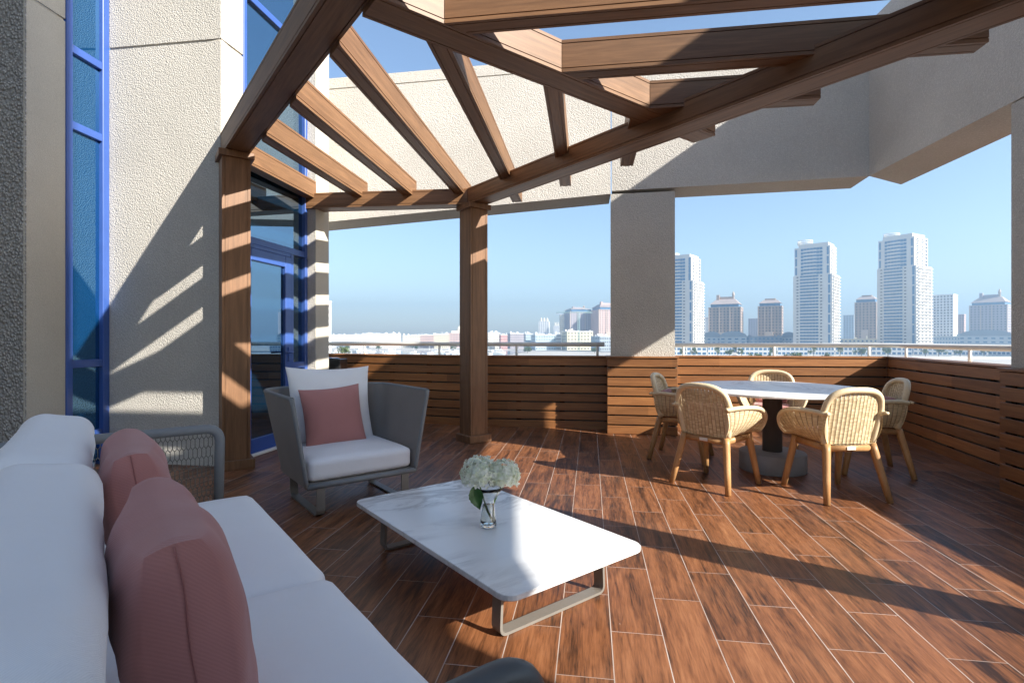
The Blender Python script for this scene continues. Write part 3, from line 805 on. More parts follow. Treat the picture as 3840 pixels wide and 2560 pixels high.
# --- vase with water, two hydrangeas in it
vx, vy = -.1177, 2.600
vase = thing('vase', 'small clear flared glass vase half full of water', 'vase', (vx,vy,tz+.0005))
outer = [(0,0),(.034,0),(.0405,.004),(.041,.012),(.038,.04),(.033,.08),(.0295,.115),(.029,.128),(.034,.14),(.05,.156),(.064,.178),(.071,.20)]
inner = [(.0695,.20),(.0625,.179),(.0485,.158),(.0325,.143),(.0273,.129),(.0277,.115),(.031,.08),(.036,.04),(.0385,.018),(.030,.015),(0,.0145)]
MB().lathe(outer+inner, 40).build('glass', M['clear'], vase)
wprof = [(0,.0155),(.0295,.0158),(.0376,.0185),(.0353,.04),(.0303,.08),(.0278,.108),(0,.108)]
MB().lathe(wprof, 32).build('water', M['water_in'], vase)
def hydrangea(label, c, R, base, mid, leafp=None, seed=1):
    rnd = random.Random(seed)
    root = thing('hydrangea', label, 'flower', (vx,vy,tz+.03), 0, 'white hydrangeas in the vase')
    o = Vector((vx,vy,tz+.03))
    pts = [Vector(base), Vector(mid), Vector(c)-Vector((0,0,R*.55))]
    cur = [pts[0]*(1-t_)**2+pts[1]*2*t_*(1-t_)+pts[2]*t_*t_ for t_ in [i/10 for i in range(11)]]
    MB().tube(cur, [.0052-.002*i/10 for i in range(11)], 8).build('stem', M['stem'], root)
    mb = MB(); C = Vector(c); N = 210
    for i in range(N):
        zz = 1-1.55*i/N; ph = i*2.39996+rnd.random()*.5
        rr = sqrt(max(0,1-zz*zz)); nrm = Vector((rr*cos(ph), rr*sin(ph), zz)).normalized()
        p = C + Vector((nrm.x*R, nrm.y*R, nrm.z*R*.98))*(.86+.2*rnd.random())
        nrm = (nrm+Vector((rnd.uniform(-.5,.5),rnd.uniform(-.5,.5),rnd.uniform(-.5,.5)))).normalized()
        t1 = nrm.orthogonal().normalized(); a0 = rnd.random()*6.28; t1 = (Matrix.Rotation(a0,3,nrm) @ t1); t2 = nrm.cross(t1)
        s_ = rnd.uniform(.011,.0165)
        for k in range(4):
            a = k*pi/2; d = t1*cos(a)+t2*sin(a); e = t1*-sin(a)+t2*cos(a)
            lift = rnd.uniform(.0,.9)
            q0 = p; q1 = p+d*s_*.62+e*s_*.52+nrm*s_*lift*.5; q2 = p+d*s_*1.12+nrm*s_*lift*rnd.uniform(.1,1.); q3 = p+d*s_*.62-e*s_*.52+nrm*s_*lift*.4
            q4 = p+d*s_*.62+nrm*s_*lift*.2
            mb.add([q0,q1,q2,q3,q4], [(0,4,1),(1,4,2),(2,4,3),(3,4,0)], True)
    mb.lathe([(0,-R*.62),(R*.5,-R*.45),(R*.74,-.1*R),(R*.72,R*.25),(R*.45,R*.58),(0,R*.68)], 16, C)
    mb.build('bloom', M['petal'], root)
    if leafp:
        a, d, wv = Vector(leafp[0]), Vector(leafp[1]), Vector(leafp[2]); P = []
        for i in range(13):
            t_ = i/12; wd = sin(pi*min(1,t_*1.02+.02))**.75*(1-.35*t_)*.042*(1+.10*(i % 2)); row = []
            for j in range(7):
                s_ = -1+j/3; row.append(a+d*t_+wv*wd*s_+Vector((0,-.012,.0))*(abs(s_))+Vector((0,0,-.02*t_*t_)))
            P.append(row)
        MB().grid(P).build('leaf', M['leaf'], root)
hydrangea('fuller white hydrangea with the dark leaf, left in the vase', (-.044,0,.228), .088, (.022,-.004,-.008), (-.012,0,.06), ((-.072,-.055,.182), (.036,-.004,-.088), (.85,.2,.35)), 3)
hydrangea('smaller white hydrangea leaning out to the right of the vase', (.078,.012,.218), .076, (.024,.004,-.006), (.002,.002,.075), None, 11)

# --- armchair (local: x = U, y = -V)
CA, CB = 3.95, 1.45
ac = thing('armchair', 'grey mesh tub armchair with white cushions on sled legs', 'armchair', (*uv(CA,CB),0), RU)
def shell_path(z, k=10):
    f = (z-.205)/(.79-.205)
    hw = .405+.098*f; xb = .27+.17*f; xf = -.43-.012*f; r = .17+.05*f
    P = []
    ns = 14
    for i in range(ns+1): P.append((xf+(xb-r-xf)*i/ns, -hw))
    for i in range(1,k): a = -pi/2+pi/2*i/k; P.append((xb-r+r*cos(a), -hw+r+r*sin(a)))
    for i in range(ns+1): P.append((xb, -hw+r+(2*hw-2*r)*i/ns))
    for i in range(1,k): a = pi/2*i/k; P.append((xb-r+r*cos(a), hw-r+r*sin(a)))
    for i in range(ns+1): P.append((xb-r+(xf-xb+r)*i/ns, hw))
    return P
zs = [.205+.585*i/12 for i in range(13)]
def top_z(i, n):   # rim a touch lower at the front corners
    return 1.
rows = [[Vector((x,y,z)) for x, y in shell_path(z)] for z in zs]
n_ = len(rows[0])
def inn(p, z):
    f = (z-.205)/.585
    return p
sh = MB()
outer_ = rows; inner_ = []
for r_ in rows:
    o_ = []
    for i, p in enumerate(r_):
        a = r_[max(i-1,0)]; b = r_[min(i+1,n_-1)]; t_ = (b-a).normalized(); o_.append(p+Vector((-t_.y,t_.x,0))*.026)
    inner_.append(o_)
sh.grid(outer_, flip=False); sh.grid(inner_, flip=True)
shell = sh.build('shell', M['grey_mesh'], ac)
def mid(a, b): return (a+b)/2
rim = MB()
path = [mid(inner_[i][0], outer_[i][0]) for i in range(13)] + [mid(inner_[12][j], outer_[12][j]) for j in range(n_)] + [mid(inner_[12-i][n_-1], outer_[12-i][n_-1]) for i in range(13)]
rim.tube(path, .0148, 10); rim.tube([path[0], path[-1]], .019, 10)
rim.build('edge_piping', M['arm_grey'], ac)
MB().bbox(-.42, .25, -.385, .385, .19, .225, .008).build('seat_frame', M['taupe'], ac)
Mx = Matrix.Translation((-.075,0,.30)); MB().roundbox(.68,.755,.15,.042,16,.018,Mx,.002,2).build('seat_cushion', M['white_fabric'], ac)
for yy in (-.305,.305):
    pth = fillet([(-.435,yy,.19),(-.435,yy,.008),(.18,yy,.008),(.18,yy,.19)], .05)
    strap_frame(pth, .056, .012, (0,1,0)).build('leg', M['taupe'], ac)
Rz = Matrix.Rotation(pi/2*-1, 4, 'Z')   # pillow normal -y -> -x (towards the camera end)
Mw = Matrix.Translation((.235,.005,.66)) @ Rz @ Matrix.Rotation(pi/2-radians(13), 4, 'X') @ Matrix.Rotation(radians(-1), 4, 'Z')
MB().pillow(.67,.61,.19,None,28,.085,21.,.008).build('back_cushion', M['white_fabric'], ac, M=Mw, weld=True)
mb = MB().pillow(.475,.465,.16,None,28,.075,14.,.004)
pc = mb.build('cushion', M['pink_fabric'], None, M=ac.matrix_basis @ (Matrix.Translation((.095,.035,.583)) @ Rz @ Matrix.Rotation(pi/2-radians(14),4,'X') @ Matrix.Rotation(radians(3),4,'Z')), weld=True)
tag(pc, 'square pink cushion propped in the grey armchair', 'cushion', 'pink throw cushions')

# ------------------------------------------------------------------ dining table
dt = thing('dining_table', 'round white marble dining table on a dark steel pedestal', 'dining table', (2.357,4.745,0))
slab([(.79*cos(2*pi*i/96), .79*sin(2*pi*i/96)) for i in range(96)], .716, .74, .006).build('tabletop', M['marble'], dt)
MB().lathe([(0,.171),(.082,.171),(.082,.69),(.30,.70),(.30,.715),(0,.715)], 40).build('pedestal', M['pedestal'], dt)
MB().lathe([(0,0.),(.272,0.),(.278,.006),(.278,.158),(.272,.166),(0,.17)], 56).build('base', M['base_grey'], dt)

# ------------------------------------------------------------------ wicker dining chair (local: faces +y)
def make_chair():
    root = thing('wicker_chair', 'placeholder', 'chair', (0,0,0), 0, 'wicker chairs round the dining table')
    # back panel
    def hoop_half(z):      # half width of the back at height z
        if z < .64: return .183+.03*(z-.415)/.225
        f = (z-.64)/.165; return .213*sqrt(max(0,1-f**3.0))+.004
    def back_y(z, x): return -.192-.085*((z-.415)/.40) + .035*(abs(x)/.21)**2
    P = []; Uu = []; Vv = []; nz = 26; nx = 26
    for i in range(nz+1):
        z = .415+(.80-.415)*i/nz; hw = hoop_half(z); row = []; ur = []; vr = []
        for j in range(nx+1):
            x = -hw+2*hw*j/nx; row.append(Vector((x, back_y(z,x), z))); ur.append(x+.5); vr.append(z)
        P.append(row); Uu.append(ur); Vv.append(vr)
    wk = MB(); wk.grid(P, Uu, Vv)
    # sides
    armc = [(.213,-.235,.635),(.262,-.16,.648),(.302,-.06,.65),(.325,.05,.638),(.328,.13,.605),(.315,.185,.55),(.285,.208,.485),(.25,.21,.438)]
    def interp(C, t_):
        x = t_*(len(C)-1); i = min(int(x), len(C)-2); f = x-i
        p0, p1, p2, p3 = [Vector(C[max(0,min(len(C)-1,k))]) for k in (i-1,i,i+1,i+2)]
        return .5*((2*p1)+(-p0+p2)*f+(2*p0-5*p1+4*p2-p3)*f*f+(-p0+3*p1-3*p2+p3)*f**3)
    for sx in (1,-1):
        P = []; Uu = []; Vv = []; na = 30; nb = 14
        for i in range(na+1):
            t_ = i/na; A = interp(armc, t_); B = Vector((.183+.04*t_, -.192+.392*t_, .418+.016*t_))
            row = []; ur = []; vr = []
            for j in range(nb+1):
                f = j/nb; p = B*(1-f)+A*f; bul = sin(pi*f)*.022*(1-t_*.5); p = p+Vector((bul,0,-.012*sin(pi*f)))
                row.append(Vector((p.x*sx, p.y, p.z))); ur.append(3+t_*.44); vr.append(f*(A-B).length)
            P.append(row); Uu.append(ur); Vv.append(vr)
        wk.grid(P, Uu, Vv, flip=(sx < 0))
    # woven seat
    P = []; Uu = []; Vv = []
    for i in range(9):
        t_ = i/8; row = []; hw = .183+.04*t_; y = -.192+.40*t_
        for j in range(9):
            x = -hw+2*hw*j/8; row.append(Vector((x,y,.417+.016*t_-.012*(1-(x/hw)**2)))); 
        P.append(row); Uu.append([p.x+7 for p in row]); Vv.append([p.y+1 for p in row])
    wk.grid(P, Uu, Vv, flip=True)
    wk.build('woven_shell', M['wicker'], root)
    # bindings
    hp = []
    for i in range(11): z = .412+.245*i/10; hw = hoop_half(z)+.004; hp.append((-hw, back_y(z,hw), z))
    for i in range(1,16):
        a = pi*i/16; x = -.213*math.copysign(abs(cos(a))**.72, cos(a)); z = .66+.152*sin(a)**.72; hp.append((x, back_y(z,x), z))
    for i in range(11): z = .657-.245*i/10; hw = hoop_half(z)+.004; hp.append((hw, back_y(z,hw), z))
    MB().tube(hp, .0235, 12, up=(0,1,0)).build('back_hoop', M['rim'], root)
    for sx in (1,-1):
        MB().tube([(lambda p: (p.x*sx, p.y, p.z))(interp(armc, i/26)) for i in range(27)], [.019-.004*i/26 for i in range(27)], 10).build('arm_rail', M['rim'], root)
        MB().tube([(sx*.215,-.245,.645),(sx*.238,-.262,.640)], [.014,.011], 8).build('rail_end', M['rim'], root)
    MB().tube([(-.25,.21,.438),(-.12,.222,.43),(.12,.222,.43),(.25,.21,.438)], .015, 10).build('front_rim', M['rim'], root)
    # teak frame
    tops = [(-.178,-.175,.41),(.178,-.175,.41),(.185,.165,.418),(-.185,.165,.418)]
    feet = [(-.243,-.268,0),(.243,-.268,0),(.232,.25,0),(-.232,.25,0)]
    for a, b in zip(tops, feet):
        A, B = Vector(a), Vector(b)
        pts_ = [A+Vector((0,0,-.001)), A+(B-A)*.12, A+(B-A)*.6, B]
        MB().tube(pts_, [.028,.028,.025,.022], 10).build('leg', M['teak'], root)
    def rail(a, b, nm):
        A, B = Vector(a), Vector(b); A.z -= .028; B.z -= .028
        MB().tube([A, B], .026, 10, flat=.7).build(nm, M['teak'], root)
    rail(tops[0], tops[1], 'seat_rail'); rail(tops[1], tops[2], 'seat_rail'); rail(tops[2], tops[3], 'seat_rail'); rail(tops[3], tops[0], 'seat_rail')
    MB().bbox(-.035,.035,-.199,-.194,.37,.395,.002,seg=1).build('maker_plate', M['label'], root)
    Mx = Matrix.Translation((0,.03,.455)); MB().roundbox(.36,.345,.05,.024,10,.01,Mx,.002,4).build('seat_pad', M['pink_fabric'], root)
    Mx = Matrix.Translation((0,-.143,.575)) @ Matrix.Rotation(radians(11),4,'X'); MB().roundbox(.31,.05,.19,.024,10,.0,Mx,.003,8).build('back_pad', M['pink_fabric'], root)
    return root
c0 = make_chair(); cko = {c0.name: kids(c0)}
chairs = [((1.672,4.291), 40., 'left of the two wicker chairs turned back to the camera'),
          ((2.449,4.005), 95.5, 'right of the two wicker chairs turned back to the camera'),
          ((1.70,5.24), -29., 'wicker chair side-on at the left of the round table'),
          ((3.185,4.70), 164., 'shaded wicker chair tucked beside the right slatted wall'),
          ((2.78,5.62), 244., 'wicker chair facing the camera beyond the round table')]
for i, ((x, y), fa, lab) in enumerate(chairs):
    c = c0 if i == 0 else copy_tree(c0, cko)
    c.location = (x, y, .001); c.rotation_euler = (0,0,radians(fa-90)); c['label'] = lab

# --- ash bin at the far left end of the screen
ab_ = thing('ash_bin', 'black box bin with a bright steel dish, by the far pier', 'bin', (-2.62,7.35,0))
MB().bbox(-.28,.26,-.16,.16,.0,.90,.008).build('body', M['dark_box'], ab_)
MB().lathe([(0,.905),(.10,.905),(.12,.917),(.126,.915),(.105,.9005),(0,.9005)], 28, (.08,-.02,0)).build('dish', M['chrome'], ab_)

# ================================================================== the city beyond
G = -14.
F_ = 1965.
def at(px, Y): return (px-1920)/F_*Y
def zat(py, Y): return H-(py-1270)/F_*Y
struct(MB().add([(-6000,30,G),(6000,30,G),(6000,9000,G),(-6000,9000,G)], [(0,1,2,3)]).build('ground', M['sand']))
struct(MB().add([(-1500,330,G+.3),(-30,330,G+.3),(20,640,G+.3),(-1500,700,G+.3)], [(0,1,2,3)]).build('marina_water', M['sea']))
struct(MB().add([(-9000,1750,G+.2),(9000,1750,G+.2),(9000,30000,G+.2),(-9000,30000,G+.2)], [(0,1,2,3)]).build('sea', M['sea']))
struct(MB().box(40,900,395,425,G,G+.9).build('quay', M['quay']))

WINCAP = 100
_wm = {}
def win_mesh(w, h, dep, mat):
    k = (round(w,2), round(h,2), dep, mat)
    if k not in _wm:
        me = D.meshes.new('window'); mb = MB().box(-w/2,w/2,-dep,.25,-h/2,h/2)
        me.from_pydata(mb.v, [], mb.f); me.materials.append(M[mat]); _wm[k] = me
    return _wm[k]
def windows(root, specs, nm='window', stuff_nm='window_rows'):
    """specs: (x,y,z,w,h,rot,mat,dep) in the building's frame"""
    specs = sorted(specs, key=lambda s_: -s_[3]*s_[4])
    for (x, y, z, w_, h_, rot, mat, dep) in specs[:WINCAP]:
        o = D.objects.new(nm, win_mesh(w_, h_, dep, mat)); COL.objects.link(o); o.parent = root; o.location = (x,y,z); o.rotation_euler = (0,0,rot)
    rest = specs[WINCAP:]
    bym = {}
    for s_ in rest: bym.setdefault(s_[6], []).append(s_)
    for mat, L in bym.items():
        mb = MB()
        for (x, y, z, w_, h_, rot, _, dep) in L:
            mb.box(-w_/2,w_/2,-dep,.25,-h_/2,h_/2, Matrix.Translation((x,y,z)) @ Matrix.Rotation(rot,4,'Z'))
        o = mb.build(stuff_nm, M[mat], root); o['kind'] = 'stuff'
def face_grid(S, face, w, d, xs, z0, z1, nfl, ww, wh, mat='fwin', dep=.12):
    for i in range(nfl):
        z = z0+(z1-z0)*(i+.5)/nfl
        for x in xs:
            if face == 'F': S.append((x*w, 0, z, ww, wh, 0, mat, dep))
            elif face == 'R': S.append((w/2, x*d, z, ww, wh, pi/2, mat, dep))
            elif face == 'L': S.append((-w/2, x*d, z, ww, wh, -pi/2, mat, dep))
BG = 'city buildings beyond the terrace'
def place(name, label, cat, pxl, pxr, Y, phi=20., d=None, grp=None, frac=None):
    """root at the front centre; width solved so front+side span pxl..pxr"""
    pc = (pxl+pxr)/2; al = atan2(pc-1920, F_)
    span = (pxr-pxl)/F_*Y*cos(al)
    ph = radians(abs(phi))
    if d is None: d = span*.7
    w_ = max(2., (span-d*sin(ph))/cos(ph))
    sgn = 1 if phi >= 0 else -1
    rz = -(al+sgn*ph)
    # centre of the front face so that the silhouette is centred
    t_ = Vector((cos(rz), sin(rz)))
    xc = at(pc, Y); shift = -sgn*d*sin(ph)/2
    ca = Vector((cos(al), -sin(al)))
    root = thing(name, label, cat, (xc+ca.x*shift, Y+ca.y*shift, G), rz, grp)
    return root, w_, d
def ring(root, cx, cy, z, r, h, mat='tower_rib'):
    mb = MB()
    for k in range(3):
        zz = z+h*k/2; mb.tube([(cx+r*cos(2*pi*i/28), cy+r*sin(2*pi*i/28), zz) for i in range(28)], .35, 4, True)
    n = 20
    for i in range(n):
        a, b = 2*pi*i/n, 2*pi*(i+.5)/n; c = 2*pi*(i+1)/n
        mb.tube([(cx+r*cos(a),cy+r*sin(a),z),(cx+r*cos(b),cy+r*sin(b),z+h),(cx+r*cos(c),cy+r*sin(c),z)], .28, 4)
    mb.build('crown_ring', M[mat], root)

def glass_tower(label, pxl, pxr, pytop, pystep, pycrown, Y, phi=22.):
    root, w_, d = place('residential_tower', label, 'tower', pxl, pxr, Y, phi, None, 'white high-rise towers')
    ht = zat(pytop, Y)-G; hs = zat(pystep, Y)-G; hc_ = zat(pycrown, Y)-G
    MB().box(-w_/2, w_/2, 0, d, 0, hs).build('lower_block', M['tower'], root)
    MB().box(-w_/2*.93, w_/2*.90, .01, d*.86, hs+.001, ht*.972).build('upper_block', M['tower'], root)
    MB().box(-w_/2*.70, w_/2*.80, .02, d*.8, ht*.972+.001, ht).build('penthouse', M['tower'], root)
    ring(root, -w_*.26, d*.35, ht+.4, w_*.19, hc_-ht)
    fl = 3.25; S = []
    n1 = int(hs/fl)
    face_grid(S, 'F', w_, d, [-.28,-.20,-.12,-.04,.04,.12], 0, hs, n1, w_*.0745, 2.6)
    face_grid(S, 'F', w_, d, [-.385,.225], 0, hs, n1, w_*.052, 1.2, 'fdark')
    face_grid(S, 'F', w_, d, [.425], 0, hs, max(3,n1//3), w_*.055, 8.6)
    n2 = int((ht*.965-hs)/fl)
    face_grid(S, 'F', w_, d, [-.26,-.18,-.10,-.02,.06,.14,.22], hs, ht*.965, n2, w_*.074, 2.5)
    face_grid(S, 'F', w_, d, [-.42,.39], hs, ht*.965, max(3,n2//3), w_*.05, 7.8)
    sd = []
    face_grid(sd, 'R', w_, d, [.14,.38,.62,.86], 0, hs, n1, d*.14, 1.9, 'fdark')
    face_grid(sd, 'R', w_*.90, d, [.2,.5,.75], hs, ht*.965, n2, d*.14, 1.9)
    windows(root, S); 
    # the rest of the side windows as one mass
    mb = MB()
    for (x, y, z, a_, b_, rot, mat, dep) in sd: mb.box(-a_/2,a_/2,-dep,.25,-b_/2,b_/2, Matrix.Translation((x,y,z)) @ Matrix.Rotation(rot,4,'Z'))
    mb.build('window_rows', M['fdark'], root)['kind'] = 'stuff'
    sl_ = MB()
    for i in range(n1):
        z = (i+.12)*hs/n1
        sl_.box(w_/2-.01, w_/2+1.3, d*.03, d*.97, z, z+1.0)
        sl_.box(-w_*.325, w_*.165, -.9, .01, z, z+.55)
    for i in range(n2):
        z = hs+(i+.12)*(ht*.965-hs)/n2
        sl_.box(w_*.449, w_*.45+1.0, d*.12, d*.62, z, z+.9); sl_.box(-w_*.225, w_*.105, -.8, .01, z, z+.5)
    sl_.build('balcony_rows', M['tower_rib'], root)['kind'] = 'stuff'
    return root
glass_tower('tall pale tower half hidden by the concrete column', 2478, 2641, 956, 1054, 946, 560)
glass_tower('tall pale tower with ring crown, middle of the three', 2972, 3150, 912, 1030, 895, 545, 14.)
glass_tower('tallest pale tower with ring crown, behind the dining table', 3285, 3496, 880, 1000, 867, 535, 24.)

def palace(label, pxl, pxr, pyeave, pytop, Y, mat='tan', phi=8., turret=True, nb=9, grp='stepped hotel blocks'):
    root, w_, d = place('hotel_block', label, 'building', pxl, pxr, Y, phi, None, grp)
    he = zat(pyeave, Y)-G; ht = zat(pytop, Y)-G
    MB().box(-w_/2, w_/2, 0, d, 0, he-4).build('wall', M[mat], root)
    MB().box(-w_*.44, w_*.44, .4, d*.95, he-3.999, he).build('glazed_storey', M['fwin'], root)
    ro = MB(); e = w_*.47
    ro.add([(-e,-.8,he+.01),(e,-.8,he+.01),(e,d,he+.01),(-e,d,he+.01),(-w_*.3,d*.35,he+(ht-he)*.55),(w_*.3,d*.35,he+(ht-he)*.55),(w_*.3,d*.65,he+(ht-he)*.55),(-w_*.3,d*.65,he+(ht-he)*.55)],
           [(0,1,5,4),(1,2,6,5),(2,3,7,6),(3,0,4,7),(4,5,6,7),(3,2,1,0)])
    rf = ro.build('roof', M['roof'], root)
    MB().box(-w_*.24,w_*.22,d*.36,d*.62,he+(ht-he)*.551,he+(ht-he)*.8).build('penthouse', M[mat], rf)
    if turret:
        MB().box(-w_*.29,-w_*.2,d*.3,d*.45,he+(ht-he)*.3,ht).build('chimney', M[mat], rf)
        MB().lathe([(w_*.035,0),(w_*.035,(ht-he)*.55),(w_*.045,(ht-he)*.56),(w_*.04,(ht-he)*.75),(w_*.02,(ht-he)*.92),(0,ht-he)], 14, (w_*.24,d*.4,he+(ht-he)*.35)).build('turret', M['tan_lt'], rf)
    S = []; fl = 3.6; n = int((he-5)/fl)
    xs = [(-.5+(i+.5)/nb) for i in range(nb)]
    face_grid(S, 'F', w_, d, xs, 1, he-4.5, n, w_/nb*.42, 1.8, 'fdark'); face_grid(S, 'R', w_, d, [.2,.4,.6,.8], 1, he-4.5, n, d*.08, 1.8, 'fdark')
    windows(root, S)
    pr = MB()
    for i in range(nb+1):
        if i in (0,nb//3,2*nb//3,nb): x = -w_/2+w_*i/nb; pr.box(x-w_*.012,x+w_*.012,-.6,-.001,0,he-3.5)
    pr.box(-w_/2-.4,w_/2+.4,-.7,-.61,he-4.6,he-3.9)
    pr.box(-w_*.2,w_*.14,-1.6,-.002,0,(he-4)*.42)
    pr.build('pilaster', M['tan_lt'], root)
    return root
palace('tan hotel block with domed turret and hipped roof beside the column', 2657, 2789, 1140, 1103, 700)
palace('brown terraced apartment tower with a flat stepped top', 2842, 2938, 1136, 1113, 690, 'tan', 6., False, 7)
palace('brown tower half hidden behind the tallest pale tower', 3205, 3300, 1122, 1101, 720, 'tan', 12., False, 6)
palace('broad mauve hotel block with turret at the right edge', 3634, 3800, 1133, 1095, 760, 'mauve', 12., True, 10)
palace('pink hotel block with domed turret left of the column', 2213, 2330, 1152, 1130, 900, 'pink', -24., True, 9)
palace('mauve hotel block behind the tower crane', 2112, 2222, 1160, 1148, 930, 'mauve', -20., True, 9)

def plain(name, label, pxl, pxr, pytop, Y, mat, phi=10., nx=5, fl=3.4, wmat='fdark', cat='building', grp=BG, base=None, roof=None, d=None, extras=0):
    root, w_, d = place(name, label, cat, pxl, pxr, Y, phi, d, grp)
    ht = zat(pytop, Y)-G
    MB().box(-w_/2, w_/2, 0, d, 0, ht).build('wall', M[mat], root)
    pp = MB(); pp.box(-w_/2-.3,w_/2+.3,-.3,d+.3,ht+.001,ht+.7)
    rnd = random.Random(int(pxl*7+Y))
    for k in range(extras):
        x = rnd.uniform(-.45,.45)*w_; ww = rnd.uniform(.03,.10)*w_; y = rnd.uniform(.1,.7)*d
        pp.box(x-ww/2,x+ww/2,y,y+ww,ht+.701,ht+rnd.uniform(1.5,4.2))
    pp.build('parapet_roof', M[roof or mat], root)
    n = max(1, int(ht/fl)); S = []
    face_grid(S, 'F', w_, d, [(-.5+(i+.5)/nx) for i in range(nx)], .2, ht-.2, n, w_/nx*(.66 if name == 'waterfront_house' else .45), fl*(.62 if name == 'waterfront_house' else .5), wmat, .1)
    if phi > 0: face_grid(S, 'R', w_, d, [.25,.5,.75], .2, ht-.2, n, d*.1, fl*.5, wmat, .1)
    elif phi < 0: face_grid(S, 'L', w_, d, [.25,.5,.75], .2, ht-.2, n, d*.1, fl*.5, wmat, .1)
    windows(root, S)
    return root, w_, d, ht
# slim far ones between the towers
plain('tower_block', 'small hazy grey tower left of the brown terraced tower', 2806, 2846, 1195, 1000, 'mauve', 10, 4)
plain('tower_block', 'small hazy blue tower right of the middle pale tower', 3162, 3208, 1182, 1050, 'bluegrey', 10, 4)
plain('tower_block', 'white arcaded tower right of the tallest pale tower', 3486, 3592, 1106, 690, 'white', 14, 7, 3.6)
plain('tower_block', 'narrow rose tower behind the white arcaded tower', 3585, 3622, 1180, 850, 'pink', 14, 3)
plain('tower_block', 'slim white tower sliver beside the half hidden pale tower', 2636, 2660, 1190, 900, 'white', 10, 2)
# arched-roof blocks
def arched(label, pxl, pxr, pytop, Y, mat='bluegrey'):
    root, w_, d = place('arched_block', label, 'building', pxl, pxr, Y, 0.01, 24., 'arched roof blocks on the waterfront')
    ht = zat(pytop, Y)-G; base = ht*.72
    MB().box(-w_/2, w_/2, 0, d, 0, base).build('wall', M[mat], root)
    poly = [(-w_/2,base)]+[(-w_/2*cos(pi*i/16), base+(ht-base)*sin(pi*i/16)) for i in range(1,16)]+[(w_/2,base)]
    mb = MB(); n = len(poly); vs = [(x,-.5,z+.01) for x, z in poly]+[(x,d,z+.01) for x, z in poly]
    mb.add(vs, [tuple(range(n)), tuple(range(n,2*n))[::-1]]+[(i,n+i,n+(i+1)%n,(i+1)%n) for i in range(n)]); mb.build('vault_roof', M['slate'], root)
    S = []; nx = max(4,int(w_/6)); face_grid(S, 'F', w_, d, [(-.5+(i+.5)/nx) for i in range(nx)], .5, base-.5, 4, w_/nx*.5, 1.7, 'fwin', .1); windows(root, S)
arched('low arched roof block at the foot of the half hidden tower', 2630, 2706, 1243, 620)
arched('wide arched roof block below the tan hotel', 2698, 2800, 1241, 610)
arched('stepped low block between the brown and middle towers', 2930, 2985, 1244, 615)
arched('long arched roof block low at the right edge', 3590, 3800, 1236, 600)
# low terraces between
for lab, a, b, py, Y, mt in (('grey terrace houses under the brown tower', 2795, 2935, 1262, 605, 'slate'), ('pale podium between the middle and tallest towers', 3148, 3290, 1272, 600, 'cream'),
                             ('stepped grey terrace left of the arched block', 3500, 3600, 1262, 590, 'bluegrey')):
    plain('terrace_block', lab, a, b, py, Y, mt, 0.01, 9, 3.6, 'fwin', 'building', BG, extras=3)
# waterfront row
row = [(2500,2650,'first waterfront house, beside the column'), (2654,2745,'second waterfront house from the column'), (2762,2894,'third waterfront house from the column'), (2898,3030,'fourth waterfront house, under the middle tower'),
       (3033,3128,'fifth waterfront house, small gap to its left'), (3131,3262,'waterfront house under the corner of the railing'), (3266,3420,'waterfront house below the tallest tower'), (3424,3570,'waterfront house right of the tallest tower'),
       (3574,3700,'second waterfront house from the right edge'), (3704,3840,'last waterfront house at the right edge')]
for a, b, lab in row:
    plain('waterfront_house', 'white two storey '+lab, a, b, 1299, 470, 'white', 0.01, 8, 3.3, 'fwin', 'house', 'white waterfront houses', d=12.)
# left city
plain('white_block', 'white block edge glimpsed beside the far pier', 1090, 1243, 1132, 300, 'white', 0.01, 5, 3.4, 'fdark', 'building')
lc = [(1243,1318,1258,900,'white','low white seafront block at the far left'),(1312,1385,1256,870,'white','low mauve seafront block behind the tree'),(1378,1432,1252,910,'white','stepped white block with rooftop rooms'),
      (1428,1504,1253,840,'white','low white block left of the open sea gap'),(1510,1580,1259,890,'cream','flat pale block right of the open sea gap'),(1576,1634,1257,860,'pink','low pink seafront block left of the dome'),
      (1628,1684,1254,830,'yellow','low cream block left of the dome'),(1820,1874,1248,760,'cream','cream block just right of the slim post'),
      (1872,1903,1256,740,'rose','small rose red block right of the slim post'),(1901,1967,1251,800,'mauve','long mauve block with pink bands'),(1965,1998,1252,735,'aqua','pale aqua and coral block'),
      (1990,2085,1256,705,'aqua','pale blue block with rows of arched windows'),(2080,2104,1253,720,'white','narrow white block between blue and yellow'),(2104,2224,1243,690,'yellow','big pale yellow block left of the column'),
      (2215,2300,1262,650,'bluegrey','blue grey block against the column')]
for a, b, py, Y, mt, lab in lc:
    plain('seafront_block', lab, a, b, py, Y, mt, (0.01 if a < 1700 else -16), 8, 3.6, 'fdark', 'building', 'pastel seafront blocks', extras=8, roof='white')
dm, w_, d, ht = plain('domed_hall', 'terraced hall crowned with a white dome by the post', 1676, 1760, 1250, 880, 'pink', 0.01, 8, 4., 'fdark', 'building')
MB().box(-w_*.3,w_*.3,1,d*.8,ht+.701,ht+4.5).build('upper_terrace', M['cream'], dm)
MB().lathe([(4.8,0),(4.8,2),(4.6,3.2),(3.6,5.2),(1.9,6.6),(.4,7.4),(.25,9.1),(0,9.4)], 20, (w_*.05,6,ht+4.5)).build('dome', M['cream'], dm)
